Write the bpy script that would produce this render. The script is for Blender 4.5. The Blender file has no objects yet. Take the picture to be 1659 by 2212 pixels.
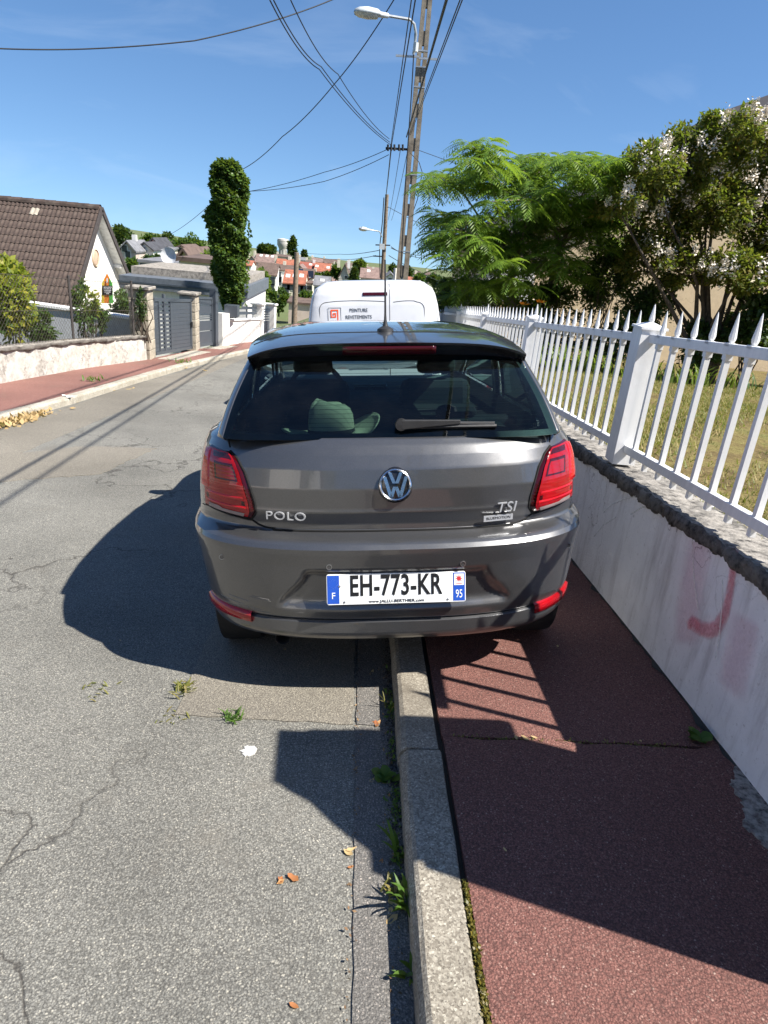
import bpy, bmesh, math, random
import numpy as np
from mathutils import Matrix, Vector

# ------------------------------------------------------------------ camera, light, exposure
scene = bpy.context.scene
C = scene.collection
PITCH, ROLL, STREET = math.radians(22.2), math.radians(5.3), math.radians(-2.795)
CAM_H = 1.55                      # phone height above the road
FPX, PX0, PY0 = 1454.0, 829.5, 1106.0
_f = np.array([0, math.cos(PITCH), -math.sin(PITCH)]); _r0 = np.array([1., 0, 0]); _u0 = np.cross(_r0, _f)
_r = _r0*math.cos(ROLL) + _u0*math.sin(ROLL); _u = -_r0*math.sin(ROLL) + _u0*math.cos(ROLL)
_xs = np.array([math.cos(STREET), -math.sin(STREET), 0]); _ys = np.array([math.sin(STREET), math.cos(STREET), 0])
def _w(v): return np.array([v@_xs, v@_ys, v[2]])
RX, UX, FX = _w(_r), _w(_u), _w(_f)
cd = bpy.data.cameras.new('camera'); cam = bpy.data.objects.new('camera', cd); C.objects.link(cam)
cam.matrix_world = Matrix(((RX[0], UX[0], -FX[0], 0), (RX[1], UX[1], -FX[1], 0), (RX[2], UX[2], -FX[2], CAM_H), (0, 0, 0, 1)))
cd.sensor_fit = 'VERTICAL'; cd.sensor_height = 36.0; cd.lens = 36.0*FPX/2212.0
cd.clip_start = .05; cd.clip_end = 6000
scene.camera = cam
scene.render.resolution_x, scene.render.resolution_y = 768, 1024

SUN_AZ = math.atan2(.932, -.363); SUN_EL = math.radians(51.2)
world = bpy.data.worlds.new('World'); scene.world = world; world.use_nodes = True
wn = world.node_tree; wn.nodes.clear()
def wnode(t, **k):
    n = wn.nodes.new(t)
    for a, b in k.items(): setattr(n, a, b)
    return n
w_out = wnode('ShaderNodeOutputWorld'); w_bg = wnode('ShaderNodeBackground'); w_bg.inputs['Strength'].default_value = .078
w_sky = wnode('ShaderNodeTexSky', sky_type='NISHITA', sun_disc=False)
w_sky.sun_elevation = SUN_EL; w_sky.sun_rotation = SUN_AZ; w_sky.air_density = 1.0; w_sky.dust_density = .12; w_sky.ozone_density = 4.5; w_sky.altitude = 150
w_tc = wnode('ShaderNodeTexCoord'); w_add = wnode('ShaderNodeVectorMath', operation='ADD'); w_add.inputs[1].default_value = (0, 0, .13)
wn.links.new(w_tc.outputs['Generated'], w_add.inputs[0]); wn.links.new(w_add.outputs[0], w_sky.inputs['Vector'])
# thin high cirrus
w_map = wnode('ShaderNodeMapping'); w_map.inputs['Scale'].default_value = (2.2, 5.5, 9.0); w_map.inputs['Rotation'].default_value = (.3, .5, .7)
w_noi = wnode('ShaderNodeTexNoise'); w_noi.inputs['Scale'].default_value = 1.5; w_noi.inputs['Detail'].default_value = 8; w_noi.inputs['Roughness'].default_value = .55; w_noi.inputs['Distortion'].default_value = .8
w_rmp = wnode('ShaderNodeValToRGB'); w_rmp.color_ramp.elements[0].position = .55; w_rmp.color_ramp.elements[1].position = .9
w_rmp.color_ramp.elements[1].color = (.17, .17, .17, 1)
w_mix = wnode('ShaderNodeMixRGB'); w_mix.inputs['Color2'].default_value = (6.5, 7.2, 8.0, 1)
wn.links.new(w_tc.outputs['Generated'], w_map.inputs['Vector']); wn.links.new(w_map.outputs[0], w_noi.inputs['Vector'])
wn.links.new(w_noi.outputs['Fac'], w_rmp.inputs['Fac']); wn.links.new(w_rmp.outputs['Color'], w_mix.inputs['Fac'])
w_hs = wnode('ShaderNodeHueSaturation'); w_hs.inputs['Saturation'].default_value = 1.1; wn.links.new(w_sky.outputs['Color'], w_hs.inputs['Color']); wn.links.new(w_hs.outputs[0], w_mix.inputs['Color1']); wn.links.new(w_mix.outputs[0], w_bg.inputs['Color'])
wn.links.new(w_bg.outputs[0], w_out.inputs['Surface'])

sd = bpy.data.lights.new('sun', 'SUN'); sun = bpy.data.objects.new('sun', sd); C.objects.link(sun)
sd.energy = 5.0; sd.angle = math.radians(.53); sd.color = (1.0, .955, .88)
_to = Vector((math.sin(SUN_AZ)*math.cos(SUN_EL), math.cos(SUN_AZ)*math.cos(SUN_EL), math.sin(SUN_EL)))
sun.rotation_euler = _to.to_track_quat('Z', 'Y').to_euler(); sun.location = (8, -4, 12)

vs = scene.view_settings
vs.view_transform = 'Standard'; vs.look = 'None'; vs.gamma = 1.0; vs.use_curve_mapping = False
vs.exposure = 1.08

# ------------------------------------------------------------------ street geometry
SLOPE, CROSS = .0905, .02
def G(x, y): return -SLOPE*y + CROSS*x                 # road surface height
def _ray(px, py): return _w(_f + _r*(px-PX0)/FPX - _u*(py-PY0)/FPX)
def at(px, py, Y):                                     # point at street distance Y seen in direction (px, py)
    d = _ray(px, py); return np.array([0, 0, CAM_H]) + d*(Y/d[1])
def gr(px, py, h=0):                                   # point at height h over the road plane
    d = _ray(px, py); t = (CAM_H-h)/(-SLOPE*d[1]+CROSS*d[0]-d[2]); return np.array([0, 0, CAM_H]) + d*t

# ------------------------------------------------------------------ materials
MATS = {}
class NT:
    def __init__(s, name):
        s.m = bpy.data.materials.new(name); s.m.use_nodes = True; s.t = s.m.node_tree; s.t.nodes.clear(); MATS[name] = s.m
        s.out = s.n('ShaderNodeOutputMaterial')
    def n(s, typ, ins=None, **props):
        nd = s.t.nodes.new(typ)
        for a, b in props.items(): setattr(nd, a, b)
        for k, v in (ins or {}).items(): s.set(nd.inputs[k], v)
        return nd
    def set(s, sock, v):
        if isinstance(v, bpy.types.NodeSocket): s.t.links.new(v, sock)
        elif hasattr(sock.default_value, '__len__') and len(sock.default_value) == 4 and len(v) == 3: sock.default_value = (*v, 1)
        else: sock.default_value = v
    def co(s): return s.n('ShaderNodeTexCoord').outputs['Object']
    def noise(s, scale, detail=4, rough=.6, vec=None, dist=0.):
        return s.n('ShaderNodeTexNoise', {'Vector': vec or s.co(), 'Scale': scale, 'Detail': detail, 'Roughness': rough, 'Distortion': dist}).outputs['Fac']
    def vor(s, scale, out='Color', feature='F1', vec=None, rnd=1.0):
        return s.n('ShaderNodeTexVoronoi', {'Vector': vec or s.co(), 'Scale': scale, 'Randomness': rnd}, feature=feature).outputs[out]
    def ramp(s, fac, stops):
        r = s.n('ShaderNodeValToRGB', {'Fac': fac}); e = r.color_ramp.elements
        while len(e) < len(stops): e.new(.5)
        for i, (p, c) in enumerate(stops):
            e[i].position = p; e[i].color = (*c, 1) if len(c) == 3 else c
        return r.outputs['Color']
    def mix(s, fac, a, b, mode='MIX'):
        return s.n('ShaderNodeMixRGB', {'Fac': fac, 'Color1': a, 'Color2': b}, blend_type=mode).outputs[0]
    def math(s, op, a, b=0., c=0.):
        nd = s.n('ShaderNodeMath', operation=op); s.set(nd.inputs[0], a); s.set(nd.inputs[1], b); s.set(nd.inputs[2], c); return nd.outputs[0]
    def bump(s, h, strength=.3, dist=.01, normal=None):
        d = {'Height': h, 'Strength': strength, 'Distance': dist}
        if normal: d['Normal'] = normal
        return s.n('ShaderNodeBump', d).outputs[0]
    def map(s, scale=(1, 1, 1), rot=(0, 0, 0), loc=(0, 0, 0)):
        return s.n('ShaderNodeMapping', {'Vector': s.co(), 'Scale': scale, 'Rotation': rot, 'Location': loc}).outputs[0]
    def sep(s): 
        return s.n('ShaderNodeSeparateXYZ', {'Vector': s.co()}).outputs
    def bsdf(s, **k):
        b = s.n('ShaderNodeBsdfPrincipled')
        for a, v in k.items(): s.set(b.inputs[a.replace('_', ' ')], v)
        s.t.links.new(b.outputs[0], s.out.inputs['Surface']); return b
    def surf(s, sock): s.t.links.new(sock, s.out.inputs['Surface']); return s.m

def M(name, col=None, rough=.6, metal=0., var=.18, vs_=6., bump=.15, bs=40., coat=0., spec=.5, col2=None, dirt=None, ds=1.5):
    """paint / stone / wood with tone variation, optional second tone and dirt"""
    if name in MATS: return MATS[name]
    t = NT(name)
    c = tuple(col); c2 = col2 or tuple(x*(1-var*1.6) for x in c); c3 = tuple(min(1, x*(1+var)) for x in c)
    n1 = t.noise(vs_, 6, .65)
    colr = t.ramp(n1, [(.3, c2), (.5, c), (.72, c3)])
    if dirt:
        n2 = t.noise(ds, 8, .7)
        colr = t.mix(t.ramp(n2, [(.5, (0, 0, 0)), (.72, (1, 1, 1))]), colr, dirt)
    k = dict(Base_Color=colr, Roughness=rough, Metallic=metal, Coat_Weight=coat, Coat_Roughness=.04)
    k['Specular_IOR_Level'] = spec
    if bump: k['Normal'] = t.bump(t.noise(bs, 5, .7), bump, .01)
    t.bsdf(**k); return t.m

def leafmat(name, a, b, c, trans=.35, rough=.45, clump=0.):
    if name in MATS: return MATS[name]
    t = NT(name)
    rnd = t.n('ShaderNodeNewGeometry').outputs['Random Per Island']
    col = t.ramp(rnd, [(.0, a), (.5, b), (1., c)])
    big = t.noise(.9, 3, .5); col = t.mix(t.math('MULTIPLY', big, .32), col, tuple(x*.55 for x in a))
    if clump: col = t.mix(t.ramp(t.noise(2.6, 4, .6), [(.40, (clump,)*3), (.62, (0, 0, 0))]), col, tuple(x*.35 for x in a))  # shade in gaps between leaf clumps, painted as dark noise in the colour
    d = t.n('ShaderNodeBsdfPrincipled', {'Base Color': col, 'Roughness': rough, 'Specular IOR Level': .35})
    tr = t.n('ShaderNodeBsdfTranslucent', {'Color': t.mix(.5, col, (.30, .42, .03))})
    mx = t.n('ShaderNodeMixShader', {0: trans, 1: d.outputs[0], 2: tr.outputs[0]}); t.surf(mx.outputs[0]); return t.m

# ------------------------------------------------------------------ mesh helpers
class MB:
    def __init__(s): s.v = []; s.f = []; s.mi = []
    def add(s, v, f, mi=0):
        o = len(s.v); s.v += [tuple(map(float, p)) for p in v]; s.f += [tuple(i+o for i in q) for q in f]; s.mi += [mi]*len(f); return s
    def box(s, a, b, mi=0):
        x0, y0, z0 = a; x1, y1, z1 = b
        return s.add([(x0,y0,z0),(x1,y0,z0),(x1,y1,z0),(x0,y1,z0),(x0,y0,z1),(x1,y0,z1),(x1,y1,z1),(x0,y1,z1)],
                     [(0,3,2,1),(4,5,6,7),(0,1,5,4),(1,2,6,5),(2,3,7,6),(3,0,4,7)], mi)
    def hexa(s, p, mi=0):          # 8 points: bottom ring, top ring
        return s.add(p, [(0,3,2,1),(4,5,6,7),(0,1,5,4),(1,2,6,5),(2,3,7,6),(3,0,4,7)], mi)
    def beam(s, a, b, w, h, up=(0,0,1), mi=0):   # rectangular bar from a to b
        a = np.array(a, float); b = np.array(b, float); d = b-a; d /= np.linalg.norm(d)
        up = np.array(up, float); r = np.cross(d, up)
        if np.linalg.norm(r) < 1e-6: r = np.array([1., 0, 0])
        r /= np.linalg.norm(r); u = np.cross(r, d)
        q = [(-1,-1),(1,-1),(1,1),(-1,1)]
        return s.hexa([a+r*w/2*i+u*h/2*j for i,j in q]+[b+r*w/2*i+u*h/2*j for i,j in q], mi)
    def tube(s, pts, r, n=8, caps=True, mi=0):
        pts = [np.array(p, float) for p in pts]; rs = r if hasattr(r, '__len__') else [r]*len(pts)
        v = []; prev = None
        for i, p in enumerate(pts):
            d = pts[min(i+1, len(pts)-1)]-pts[max(i-1, 0)]; d = d/(np.linalg.norm(d)+1e-12)
            if prev is None:
                a = np.array([0,0,1.]) if abs(d[2]) < .9 else np.array([1.,0,0]); e = np.cross(d, a)
            else: e = prev-d*(prev@d)
            e /= np.linalg.norm(e)+1e-12; prev = e; g = np.cross(d, e)
            for k in range(n):
                t = 2*math.pi*k/n; v.append(p+rs[i]*(e*math.cos(t)+g*math.sin(t)))
        f = [(i*n+k, i*n+(k+1)%n, (i+1)*n+(k+1)%n, (i+1)*n+k) for i in range(len(pts)-1) for k in range(n)]
        if caps: f += [tuple(range(n-1, -1, -1)), tuple((len(pts)-1)*n+k for k in range(n))]
        return s.add(v, f, mi)
    def lathe(s, prof, c=(0,0,0), ax='z', n=24, mi=0):  # prof: (radius, height)
        v = []
        for r, h in prof:
            for k in range(n):
                t = 2*math.pi*k/n; a, b = r*math.cos(t), r*math.sin(t)
                p = (a, b, h) if ax == 'z' else ((h, a, b) if ax == 'x' else (b, h, a))
                v.append((c[0]+p[0], c[1]+p[1], c[2]+p[2]))
        f = [(i*n+k, i*n+(k+1)%n, (i+1)*n+(k+1)%n, (i+1)*n+k) for i in range(len(prof)-1) for k in range(n)]
        return s.add(v, f, mi)
    def prism(s, poly, fn, t0, t1, mi=0):   # poly of 2-D points, fn(a, b, t) -> 3-D
        n = len(poly); v = [fn(a, b, t0) for a, b in poly]+[fn(a, b, t1) for a, b in poly]
        return s.add(v, [tuple(range(n-1, -1, -1)), tuple(range(n, 2*n))]+[(i, (i+1)%n, n+(i+1)%n, n+i) for i in range(n)], mi)
    def grid(s, rows, close=False, mi=0):
        m = len(rows[0]); v = [p for r in rows for p in r]; f = []
        for i in range(len(rows)-1):
            for k in range(m if close else m-1): f.append((i*m+k, i*m+(k+1)%m, (i+1)*m+(k+1)%m, (i+1)*m+k))
        return s.add(v, f, mi)
ORIG = {}
def mesh_obj(name, me, mats, parent=None, smooth=False):
    o = bpy.data.objects.new(name, me); C.objects.link(o)
    for m in (mats if isinstance(mats, (list, tuple)) else [mats]): me.materials.append(m)
    if parent is not None: o.parent = parent
    return o
def build(name, mb, mats, parent=None, smooth=False, local=False, bev=0., fix=True):
    """one mesh object; world-space points are re-based on the root thing's location"""
    org = np.zeros(3)
    if parent is not None and not local: org = ORIG.get(parent.as_pointer(), np.zeros(3))
    me = bpy.data.meshes.new(name); me.from_pydata([(p[0]-org[0], p[1]-org[1], p[2]-org[2]) for p in mb.v], [], mb.f)
    if any(mb.mi): me.polygons.foreach_set('material_index', mb.mi)
    if fix:
        bm = bmesh.new(); bm.from_mesh(me); bmesh.ops.recalc_face_normals(bm, faces=bm.faces); bm.to_mesh(me); bm.free()
    if smooth: me.polygons.foreach_set('use_smooth', [True]*len(me.polygons))
    o = mesh_obj(name, me, mats, parent)
    if smooth and smooth != 'all':
        try: me.set_sharp_from_angle(angle=math.radians(smooth if smooth is not True else 40))
        except Exception: pass
    if bev:
        b = o.modifiers.new('bevel', 'BEVEL'); b.width = bev; b.segments = 2; b.limit_method = 'ANGLE'; b.angle_limit = math.radians(40)
    ORIG[o.as_pointer()] = org
    return o
def tag(o, label=None, cat=None, group=None, kind=None):
    if label: o['label'] = label
    if cat: o['category'] = cat
    if group: o['group'] = group
    if kind: o['kind'] = kind
    return o
def thing(name, label, cat, loc=(0, 0, 0), group=None, rz=0.):
    o = bpy.data.objects.new(name, None); C.objects.link(o); o.location = tuple(map(float, loc)); o.rotation_euler[2] = rz
    o.empty_display_size = .2; tag(o, label, cat, group); ORIG[o.as_pointer()] = np.array(loc, float); return o
def struct(name, mb, mats, smooth=False, kind='structure', **k):
    return tag(build(name, mb, mats, None, smooth, **k), kind=kind)
def npmesh(name, verts, quads, mats, parent=None, kind=None, smooth=False):
    """fast builder for leaf and blade masses: verts (N,3), quads (M,k)"""
    verts = np.asarray(verts, np.float32)
    if parent is not None: verts = verts - ORIG.get(parent.as_pointer(), np.zeros(3)).astype(np.float32)
    quads = np.asarray(quads, np.int32); k = quads.shape[1]
    me = bpy.data.meshes.new(name); me.vertices.add(len(verts)); me.vertices.foreach_set('co', verts.ravel())
    me.loops.add(quads.size); me.loops.foreach_set('vertex_index', quads.ravel()); me.polygons.add(len(quads))
    me.polygons.foreach_set('loop_start', np.arange(0, quads.size, k, dtype=np.int32))
    try: me.polygons.foreach_set('loop_total', np.full(len(quads), k, dtype=np.int32))
    except Exception: pass
    me.update(); me.validate()
    o = mesh_obj(name, me, mats, parent)
    if kind: o['kind'] = kind
    return o
def leaves(rng, cen, size, asp=.5, up=.5, out=None, jit=.35, droop=0.):
    """rhombic leaf per centre; out = outward direction (N,3) leaves lean to"""
    n = len(cen); d = rng.normal(size=(n, 3)); 
    if out is not None: d = d*.8+out*1.0
    d[:, 2] -= droop; d /= np.linalg.norm(d, axis=1)[:, None]+1e-9
    nr = rng.normal(size=(n, 3)); nr[:, 2] = np.abs(nr[:, 2])+up*2
    s = np.cross(d, nr); s /= np.linalg.norm(s, axis=1)[:, None]+1e-9
    L = (size*(1+jit*rng.uniform(-1, 1, n)))[:, None] if np.isscalar(size) else size[:, None]
    a = cen; m = cen+d*L*.45; e = cen+d*L
    v = np.stack([a, m+s*L*asp*.5, e, m-s*L*asp*.5], 1).reshape(-1, 3)
    return v, np.arange(4*n).reshape(n, 4)
def text_mesh(body, size, depth, xs=1., align='CENTER', shear=0., space=1., bold=0.):
    cu = bpy.data.curves.new('t', 'FONT'); cu.body = body; cu.size = size; cu.extrude = depth; cu.align_x = align; cu.align_y = 'CENTER'; cu.shear = shear; cu.space_character = space
    cu.resolution_u = 3; cu.offset = bold
    o = bpy.data.objects.new('t', cu); C.objects.link(o)
    dg = bpy.context.evaluated_depsgraph_get(); me = bpy.data.meshes.new_from_object(o.evaluated_get(dg))
    bpy.data.objects.remove(o); bpy.data.curves.remove(cu)
    for v in me.vertices: v.co.x *= xs
    return me
def lettering(name, body, size, mat, parent, mtx, depth=.001, xs=1., **k):
    me = text_mesh(body, size, depth, xs, **k); me.transform(mtx); me.name = name
    return mesh_obj(name, me, mat, parent)
def copy_tree(o, parent=None):
    c = o.copy(); C.objects.link(c); c.parent = parent; ORIG[c.as_pointer()] = ORIG.get(o.as_pointer(), np.zeros(3))
    for ch in list(o.children): copy_tree(ch, c)
    return c
RNG = np.random.default_rng(7); random.seed(7)
# ------------------------------------------------------------------ ground materials
def aggregate(name, stops, matrix, scale, cracks=True, tone=(.78, 1.18), bump=.55, blot=None, bl=(.56, .75)):
    t = NT(name); co = t.co()
    wb = t.n('ShaderNodeVectorMath', {0: co, 1: t.n('ShaderNodeVectorMath', {0: t.n('ShaderNodeTexNoise', {'Vector': co, 'Scale': scale*.55, 'Detail': 3}).outputs['Color'], 'Scale': 1.1/scale}, operation='SCALE').outputs[0]}, operation='ADD').outputs[0]
    cell = t.n('ShaderNodeTexVoronoi', {'Vector': wb, 'Scale': scale}); rnd = t.n('ShaderNodeSeparateColor', {'Color': cell.outputs['Color']}).outputs[0]
    c2 = t.n('ShaderNodeTexVoronoi', {'Vector': wb, 'Scale': scale*1.9}); r2 = t.n('ShaderNodeSeparateColor', {'Color': c2.outputs['Color']}).outputs[1]
    sel = t.ramp(t.noise(scale*.42, 3, .6), [(.47, (0, 0, 0)), (.53, (1, 1, 1))])
    col = t.mix(sel, t.ramp(rnd, stops), t.ramp(r2, stops))
    gap = t.math('MULTIPLY', t.ramp(t.math('ADD', cell.outputs['Distance'], t.math('MULTIPLY', rnd, .25)), [(.50, (0, 0, 0)), (.85, (1, 1, 1))]), .85); col = t.mix(gap, col, matrix)
    fine = t.noise(scale*2.3, 2, .5); col = t.mix(.35, col, t.ramp(fine, [(.3, tuple(x*.6 for x in matrix)), (.75, stops[-2][1])]))
    big = t.noise(.55, 6, .6); col = t.mix(1, col, t.ramp(big, [(.3, (tone[0],)*3), (.7, (tone[1],)*3)]), 'MULTIPLY')
    if blot: col = t.mix(t.ramp(t.noise(1.3, 7, .7, dist=1.), [(.56, (0, 0, 0)), (.75, (.75, .75, .75))]), col, blot)
    h = t.math('SUBTRACT', 1., cell.outputs['Distance'])
    if cracks:
        wob = t.n('ShaderNodeVectorMath', {0: co, 1: t.n('ShaderNodeTexNoise', {'Vector': co, 'Scale': 2.6, 'Detail': 5}).outputs['Color']}, operation='ADD').outputs[0]
        e1 = t.vor(.62, 'Distance', 'DISTANCE_TO_EDGE', wob); e2 = t.vor(2.1, 'Distance', 'DISTANCE_TO_EDGE', wob)
        c1 = t.ramp(e1, [(.0, (1, 1, 1)), (.010, (0, 0, 0))]); c2 = t.ramp(e2, [(.0, (1, 1, 1)), (.020, (0, 0, 0))])
        msk = t.ramp(t.noise(.33, 3, .5), [(.47, (0, 0, 0)), (.6, (1, 1, 1))]); mk2 = t.ramp(t.noise(.5, 2, .5, vec=t.map(loc=(9, 3, 1))), [(.36, (0, 0, 0)), (.5, (1, 1, 1))])
        cr = t.mix(1, t.mix(1, c1, mk2, 'MULTIPLY'), t.mix(1, c2, msk, 'MULTIPLY'), 'LIGHTEN'); col = t.mix(t.math('MULTIPLY', cr, .75), col, (.035, .03, .025))
        h = t.math('SUBTRACT', h, t.math('MULTIPLY', cr, 1.5))
    t.bsdf(Base_Color=col, Roughness=.82, Specular_IOR_Level=.35, Normal=t.bump(h, bump, .004)); return t.m
m_road = aggregate('asphalt', [(.0, (.07, .068, .062)), (.36, (.18, .177, .16)), (.72, (.30, .292, .26)), (.92, (.40, .38, .325)), (1., (.66, .61, .50))], (.055, .053, .048), 155, True, tone=(.66, 1.22), bump=.5, blot=(.15, .135, .112))
m_patch = aggregate('asphalt_patch', [(.0, (.10, .09, .076)), (.45, (.20, .184, .155)), (.8, (.31, .285, .235)), (.95, (.44, .395, .31)), (1., (.55, .5, .4))], (.08, .07, .06), 160, False)
m_gutter = aggregate('asphalt_gutter', [(.0, (.05, .05, .05)), (.5, (.135, .13, .122)), (.85, (.24, .23, .21)), (.96, (.38, .34, .3)), (1., (.55, .47, .4))], (.045, .045, .042), 160, False)
m_red = aggregate('red_asphalt', [(.0, (.095, .036, .03)), (.4, (.18, .07, .056)), (.78, (.25, .105, .085)), (.96, (.34, .18, .145)), (1., (.55, .40, .33))], (.045, .016, .014), 160, False, tone=(.75, 1.15), bump=.55)
m_redold = aggregate('red_asphalt_old', [(.0, (.18, .072, .056)), (.5, (.28, .115, .09)), (.85, (.36, .17, .135)), (.96, (.42, .25, .2)), (1., (.5, .4, .34))], (.13, .055, .045), 110, False, blot=(.17, .13, .10))
def stone(name, stops, scale, tone, stain):
    t = NT(name); co = t.co(); cell = t.n('ShaderNodeTexVoronoi', {'Vector': co, 'Scale': scale}); rnd = t.n('ShaderNodeSeparateColor', {'Color': cell.outputs['Color']}).outputs[0]
    col = t.ramp(rnd, stops); st = t.ramp(t.noise(2.6, 9, .72), [(.42, (0, 0, 0)), (.66, (.85, .85, .85))]); col = t.mix(st, col, stain)
    pit = t.ramp(t.noise(160, 3, .6), [(.60, (0, 0, 0)), (.68, (.8, .8, .8))]); col = t.mix(pit, col, tuple(x*.4 for x in stain))
    t.bsdf(Base_Color=col, Roughness=.9, Normal=t.bump(t.noise(190, 4, .65), .6, .005)); return t.m
m_kerb = stone('kerb_concrete', [(.0, (.16, .138, .108)), (.5, (.28, .25, .20)), (.93, (.38, .345, .28)), (1., (.54, .50, .41))], 190, 1, (.135, .115, .088))
m_kerb2 = stone('kerb_concrete_pale', [(.0, (.30, .27, .215)), (.5, (.42, .385, .32)), (.9, (.50, .465, .39)), (1., (.62, .58, .5))], 120, 1, (.27, .235, .18))
m_soil = M('dark_soil', (.05, .04, .03), .95, bump=.6, bs=90)
m_ground = M('meadow_ground', (.09, .115, .035), .95, var=.4, vs_=.15, bump=.3, bs=8, col2=(.14, .12, .06))
def lawnmat():
    t = NT('dry_lawn'); n1 = t.noise(1.5, 7, .7); n2 = t.noise(28, 4, .7)
    c = t.ramp(n1, [(.38, (.07, .042, .022)), (.46, (.15, .10, .042)), (.55, (.20, .165, .055)), (.68, (.12, .14, .04))]); c = t.mix(.45, c, t.ramp(n2, [(.3, (.05, .04, .02)), (.7, (.28, .24, .11))]))
    t.bsdf(Base_Color=c, Roughness=.95, Specular_IOR_Level=.1, Normal=t.bump(n2, .8, .03)); return t.m
m_lawn = lawnmat()

# ------------------------------------------------------------------ terrain sheet to the horizon
KY = [-60, 0, 5, 7.3, 8.9, 11.3, 14.2, 18.4, 23.7, 30, 75]; KX = [-4.5, -4.15, -4.05, -3.98, -3.87, -3.83, -3.71, -3.34, -2.75, -2.45, -2.6]
WY = [-60, 5, 9.8, 12, 14.7, 17.8, 20, 23.7, 30, 75]; WX = [-5.9, -5.4, -5.22, -5.08, -4.62, -4.44, -4.2, -3.72, -3.5, -3.7]
def LK(y): return float(np.interp(y, KY, KX))       # left kerb, road side
def LW(y): return float(np.interp(y, WY, WX))       # left property line
_ty = [-250, 0, 60, 90, 120, 150, 220, 320, 450, 900, 3500]; _tz = [22.6, 0, -5.43, -8.6, -11.2, -12.7, -13.3, -12.4, -14.5, -60, -420]
def T(x, y):
    z = float(np.interp(y, _ty, _tz))
    if y < 75: z += CROSS*max(-8, min(8, x)) - .35
    if x < -5.8 and -40 < y < 110: z -= min(1.7, (-5.8-x)*.42)
    if y > 110: z += .055*min(150, max(0, -x-30)) - .02*min(150, max(0, x-20))
    return z
xs_ = [-1600, -700, -400, -250, -180, -130, -90, -60, -40, -28, -20, -15, -12, -9, -7, -5.9, -4, 0, 2, 6, 12, 20, 40, 80, 150, 300, 700, 1600]
ys_ = [-250, -120, -60, -30, -15, -8, -3, 0, 4, 8, 12, 16, 20, 25, 30, 40, 50, 60, 75, 90, 105, 120, 135, 150, 180, 220, 270, 320, 380, 450, 600, 900, 1600, 3500]
struct('ground', MB().grid([[(x, y, T(x, y)) for x in xs_] for y in ys_]), m_ground, smooth='all')

# ------------------------------------------------------------------ road with gutter strip and patches
yy = list(np.arange(-58, 74.1, 1.2))
road = struct('road', MB().grid([[(LK(y)+(.225-LK(y))*k/6, y, G(LK(y)+(.225-LK(y))*k/6, y)) for k in range(7)] for y in yy]), m_road)
def sheet(name, pts, h, mat, parent=None, rough=0., seed=1, step=.06):
    """irregular flat sheet h above the road plane, outline pts (x, y)"""
    r = random.Random(seed); out = []
    for (x0, y0), (x1, y1) in zip(pts, pts[1:]+pts[:1]):
        n = max(1, int(math.hypot(x1-x0, y1-y0)/step)) if rough else 1
        for k in range(n): t = k/n; out.append((x0+(x1-x0)*t+r.uniform(-rough, rough), y0+(y1-y0)*t+r.uniform(-rough, rough)))
    mb = MB(); n = len(out)
    mb.add([(x, y, G(x, y)+h) for x, y in out]+[(x, y, G(x, y)+h-.006) for x, y in out], [tuple(range(n))]+[(i, (i+1)%n, n+(i+1)%n, n+i) for i in range(n)])
    return build(name, mb, mat, parent)
sheet('gutter_strip', [(.075, -3), (.085, .9), (.07, 2.0), (.07, 2.06), (.222, 2.06), (.222, -3)], .005, m_gutter, road, .004)
sheet('gutter_strip', [(.07, 2.075), (.06, 8), (.05, 22), (.222, 22), (.222, 2.075)], .0055, m_gutter, road, .003, 2)
sheet('repair_patch', [(-.62, 2.09), (.055, 2.075), (.05, 3.6), (-.66, 3.6)], .0045, m_patch, road, .006, 3)
sheet('repair_patch', [(-3.05, 4.95), (-2.2, 5.5), (-2.05, 6.6), (-2.75, 6.5), (-3.3, 5.9)], .004, m_patch, road, .02, 4)
sheet('repair_patch', [(-3.8, 5.0), (-3.15, 5.2), (-3.05, 20), (-3.2, 20), (-3.8, 11)], .0035, m_patch, road, .01, 5)
m_white = M('white_road_paint', (.52, .51, .48), .8, var=.1, bump=.3)
def splat(cx, cy, r, seed):
    q = random.Random(seed); return [(cx+r*(1+.5*q.uniform(-1, 1)*q.random())*math.cos(a), cy+r*1.05*(1+.5*q.uniform(-1, 1)*q.random())*math.sin(a)) for a in np.linspace(0, 2*math.pi, 40)[:-1]]
tag(sheet('paint_spot', splat(-.306, 1.893, .026, 3), .004, m_white), 'white paint spot on the grey road left of the kerb', 'paint spot')
m_dust = M('asphalt_dark_stain', (.06, .058, .052), .9)
for i, (px, py) in enumerate([(268, 893), (305, 858), (225, 965)]):
    pass
# ------------------------------------------------------------------ kerbs: every kerbstone on its own
kerb_prof = [(0, -.12), (0, .072), (.010, .092), (.024, .1), (.132, .1), (.135, .094), (.135, -.12)]
def kerb_stone(parent, y0, y1, xf, side, prof, mat):
    """side +1: pavement to the right"""
    mb = MB(); r = random.Random(int(y0*77+side)); dz = r.uniform(-.003, .003); dx = r.uniform(-.004, .004)
    def fn(a, b, y): x = xf(y)+side*a+dx; return (x, y, G(x, y)+b+dz)
    n = 5; rows = []
    for k in range(n+1):
        y = y0+(y1-y0)*k/n; rows.append([fn(a+r.uniform(-.0025, .0025), b+(r.uniform(-.003, .003) if b > 0 else 0), y) for a, b in kerb_prof])
    m = len(kerb_prof); mb.grid(rows, close=True); o = 0
    mb.f += [tuple(range(m-1, -1, -1)), tuple(n*m+k for k in range(m))]; mb.mi += [0, 0]
    return build('kerb_stone', mb, mat, parent, bev=.004)
kr = tag(bpy.data.objects.new('kerb_right', None), kind='structure'); C.objects.link(kr)
y = -8.175
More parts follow.
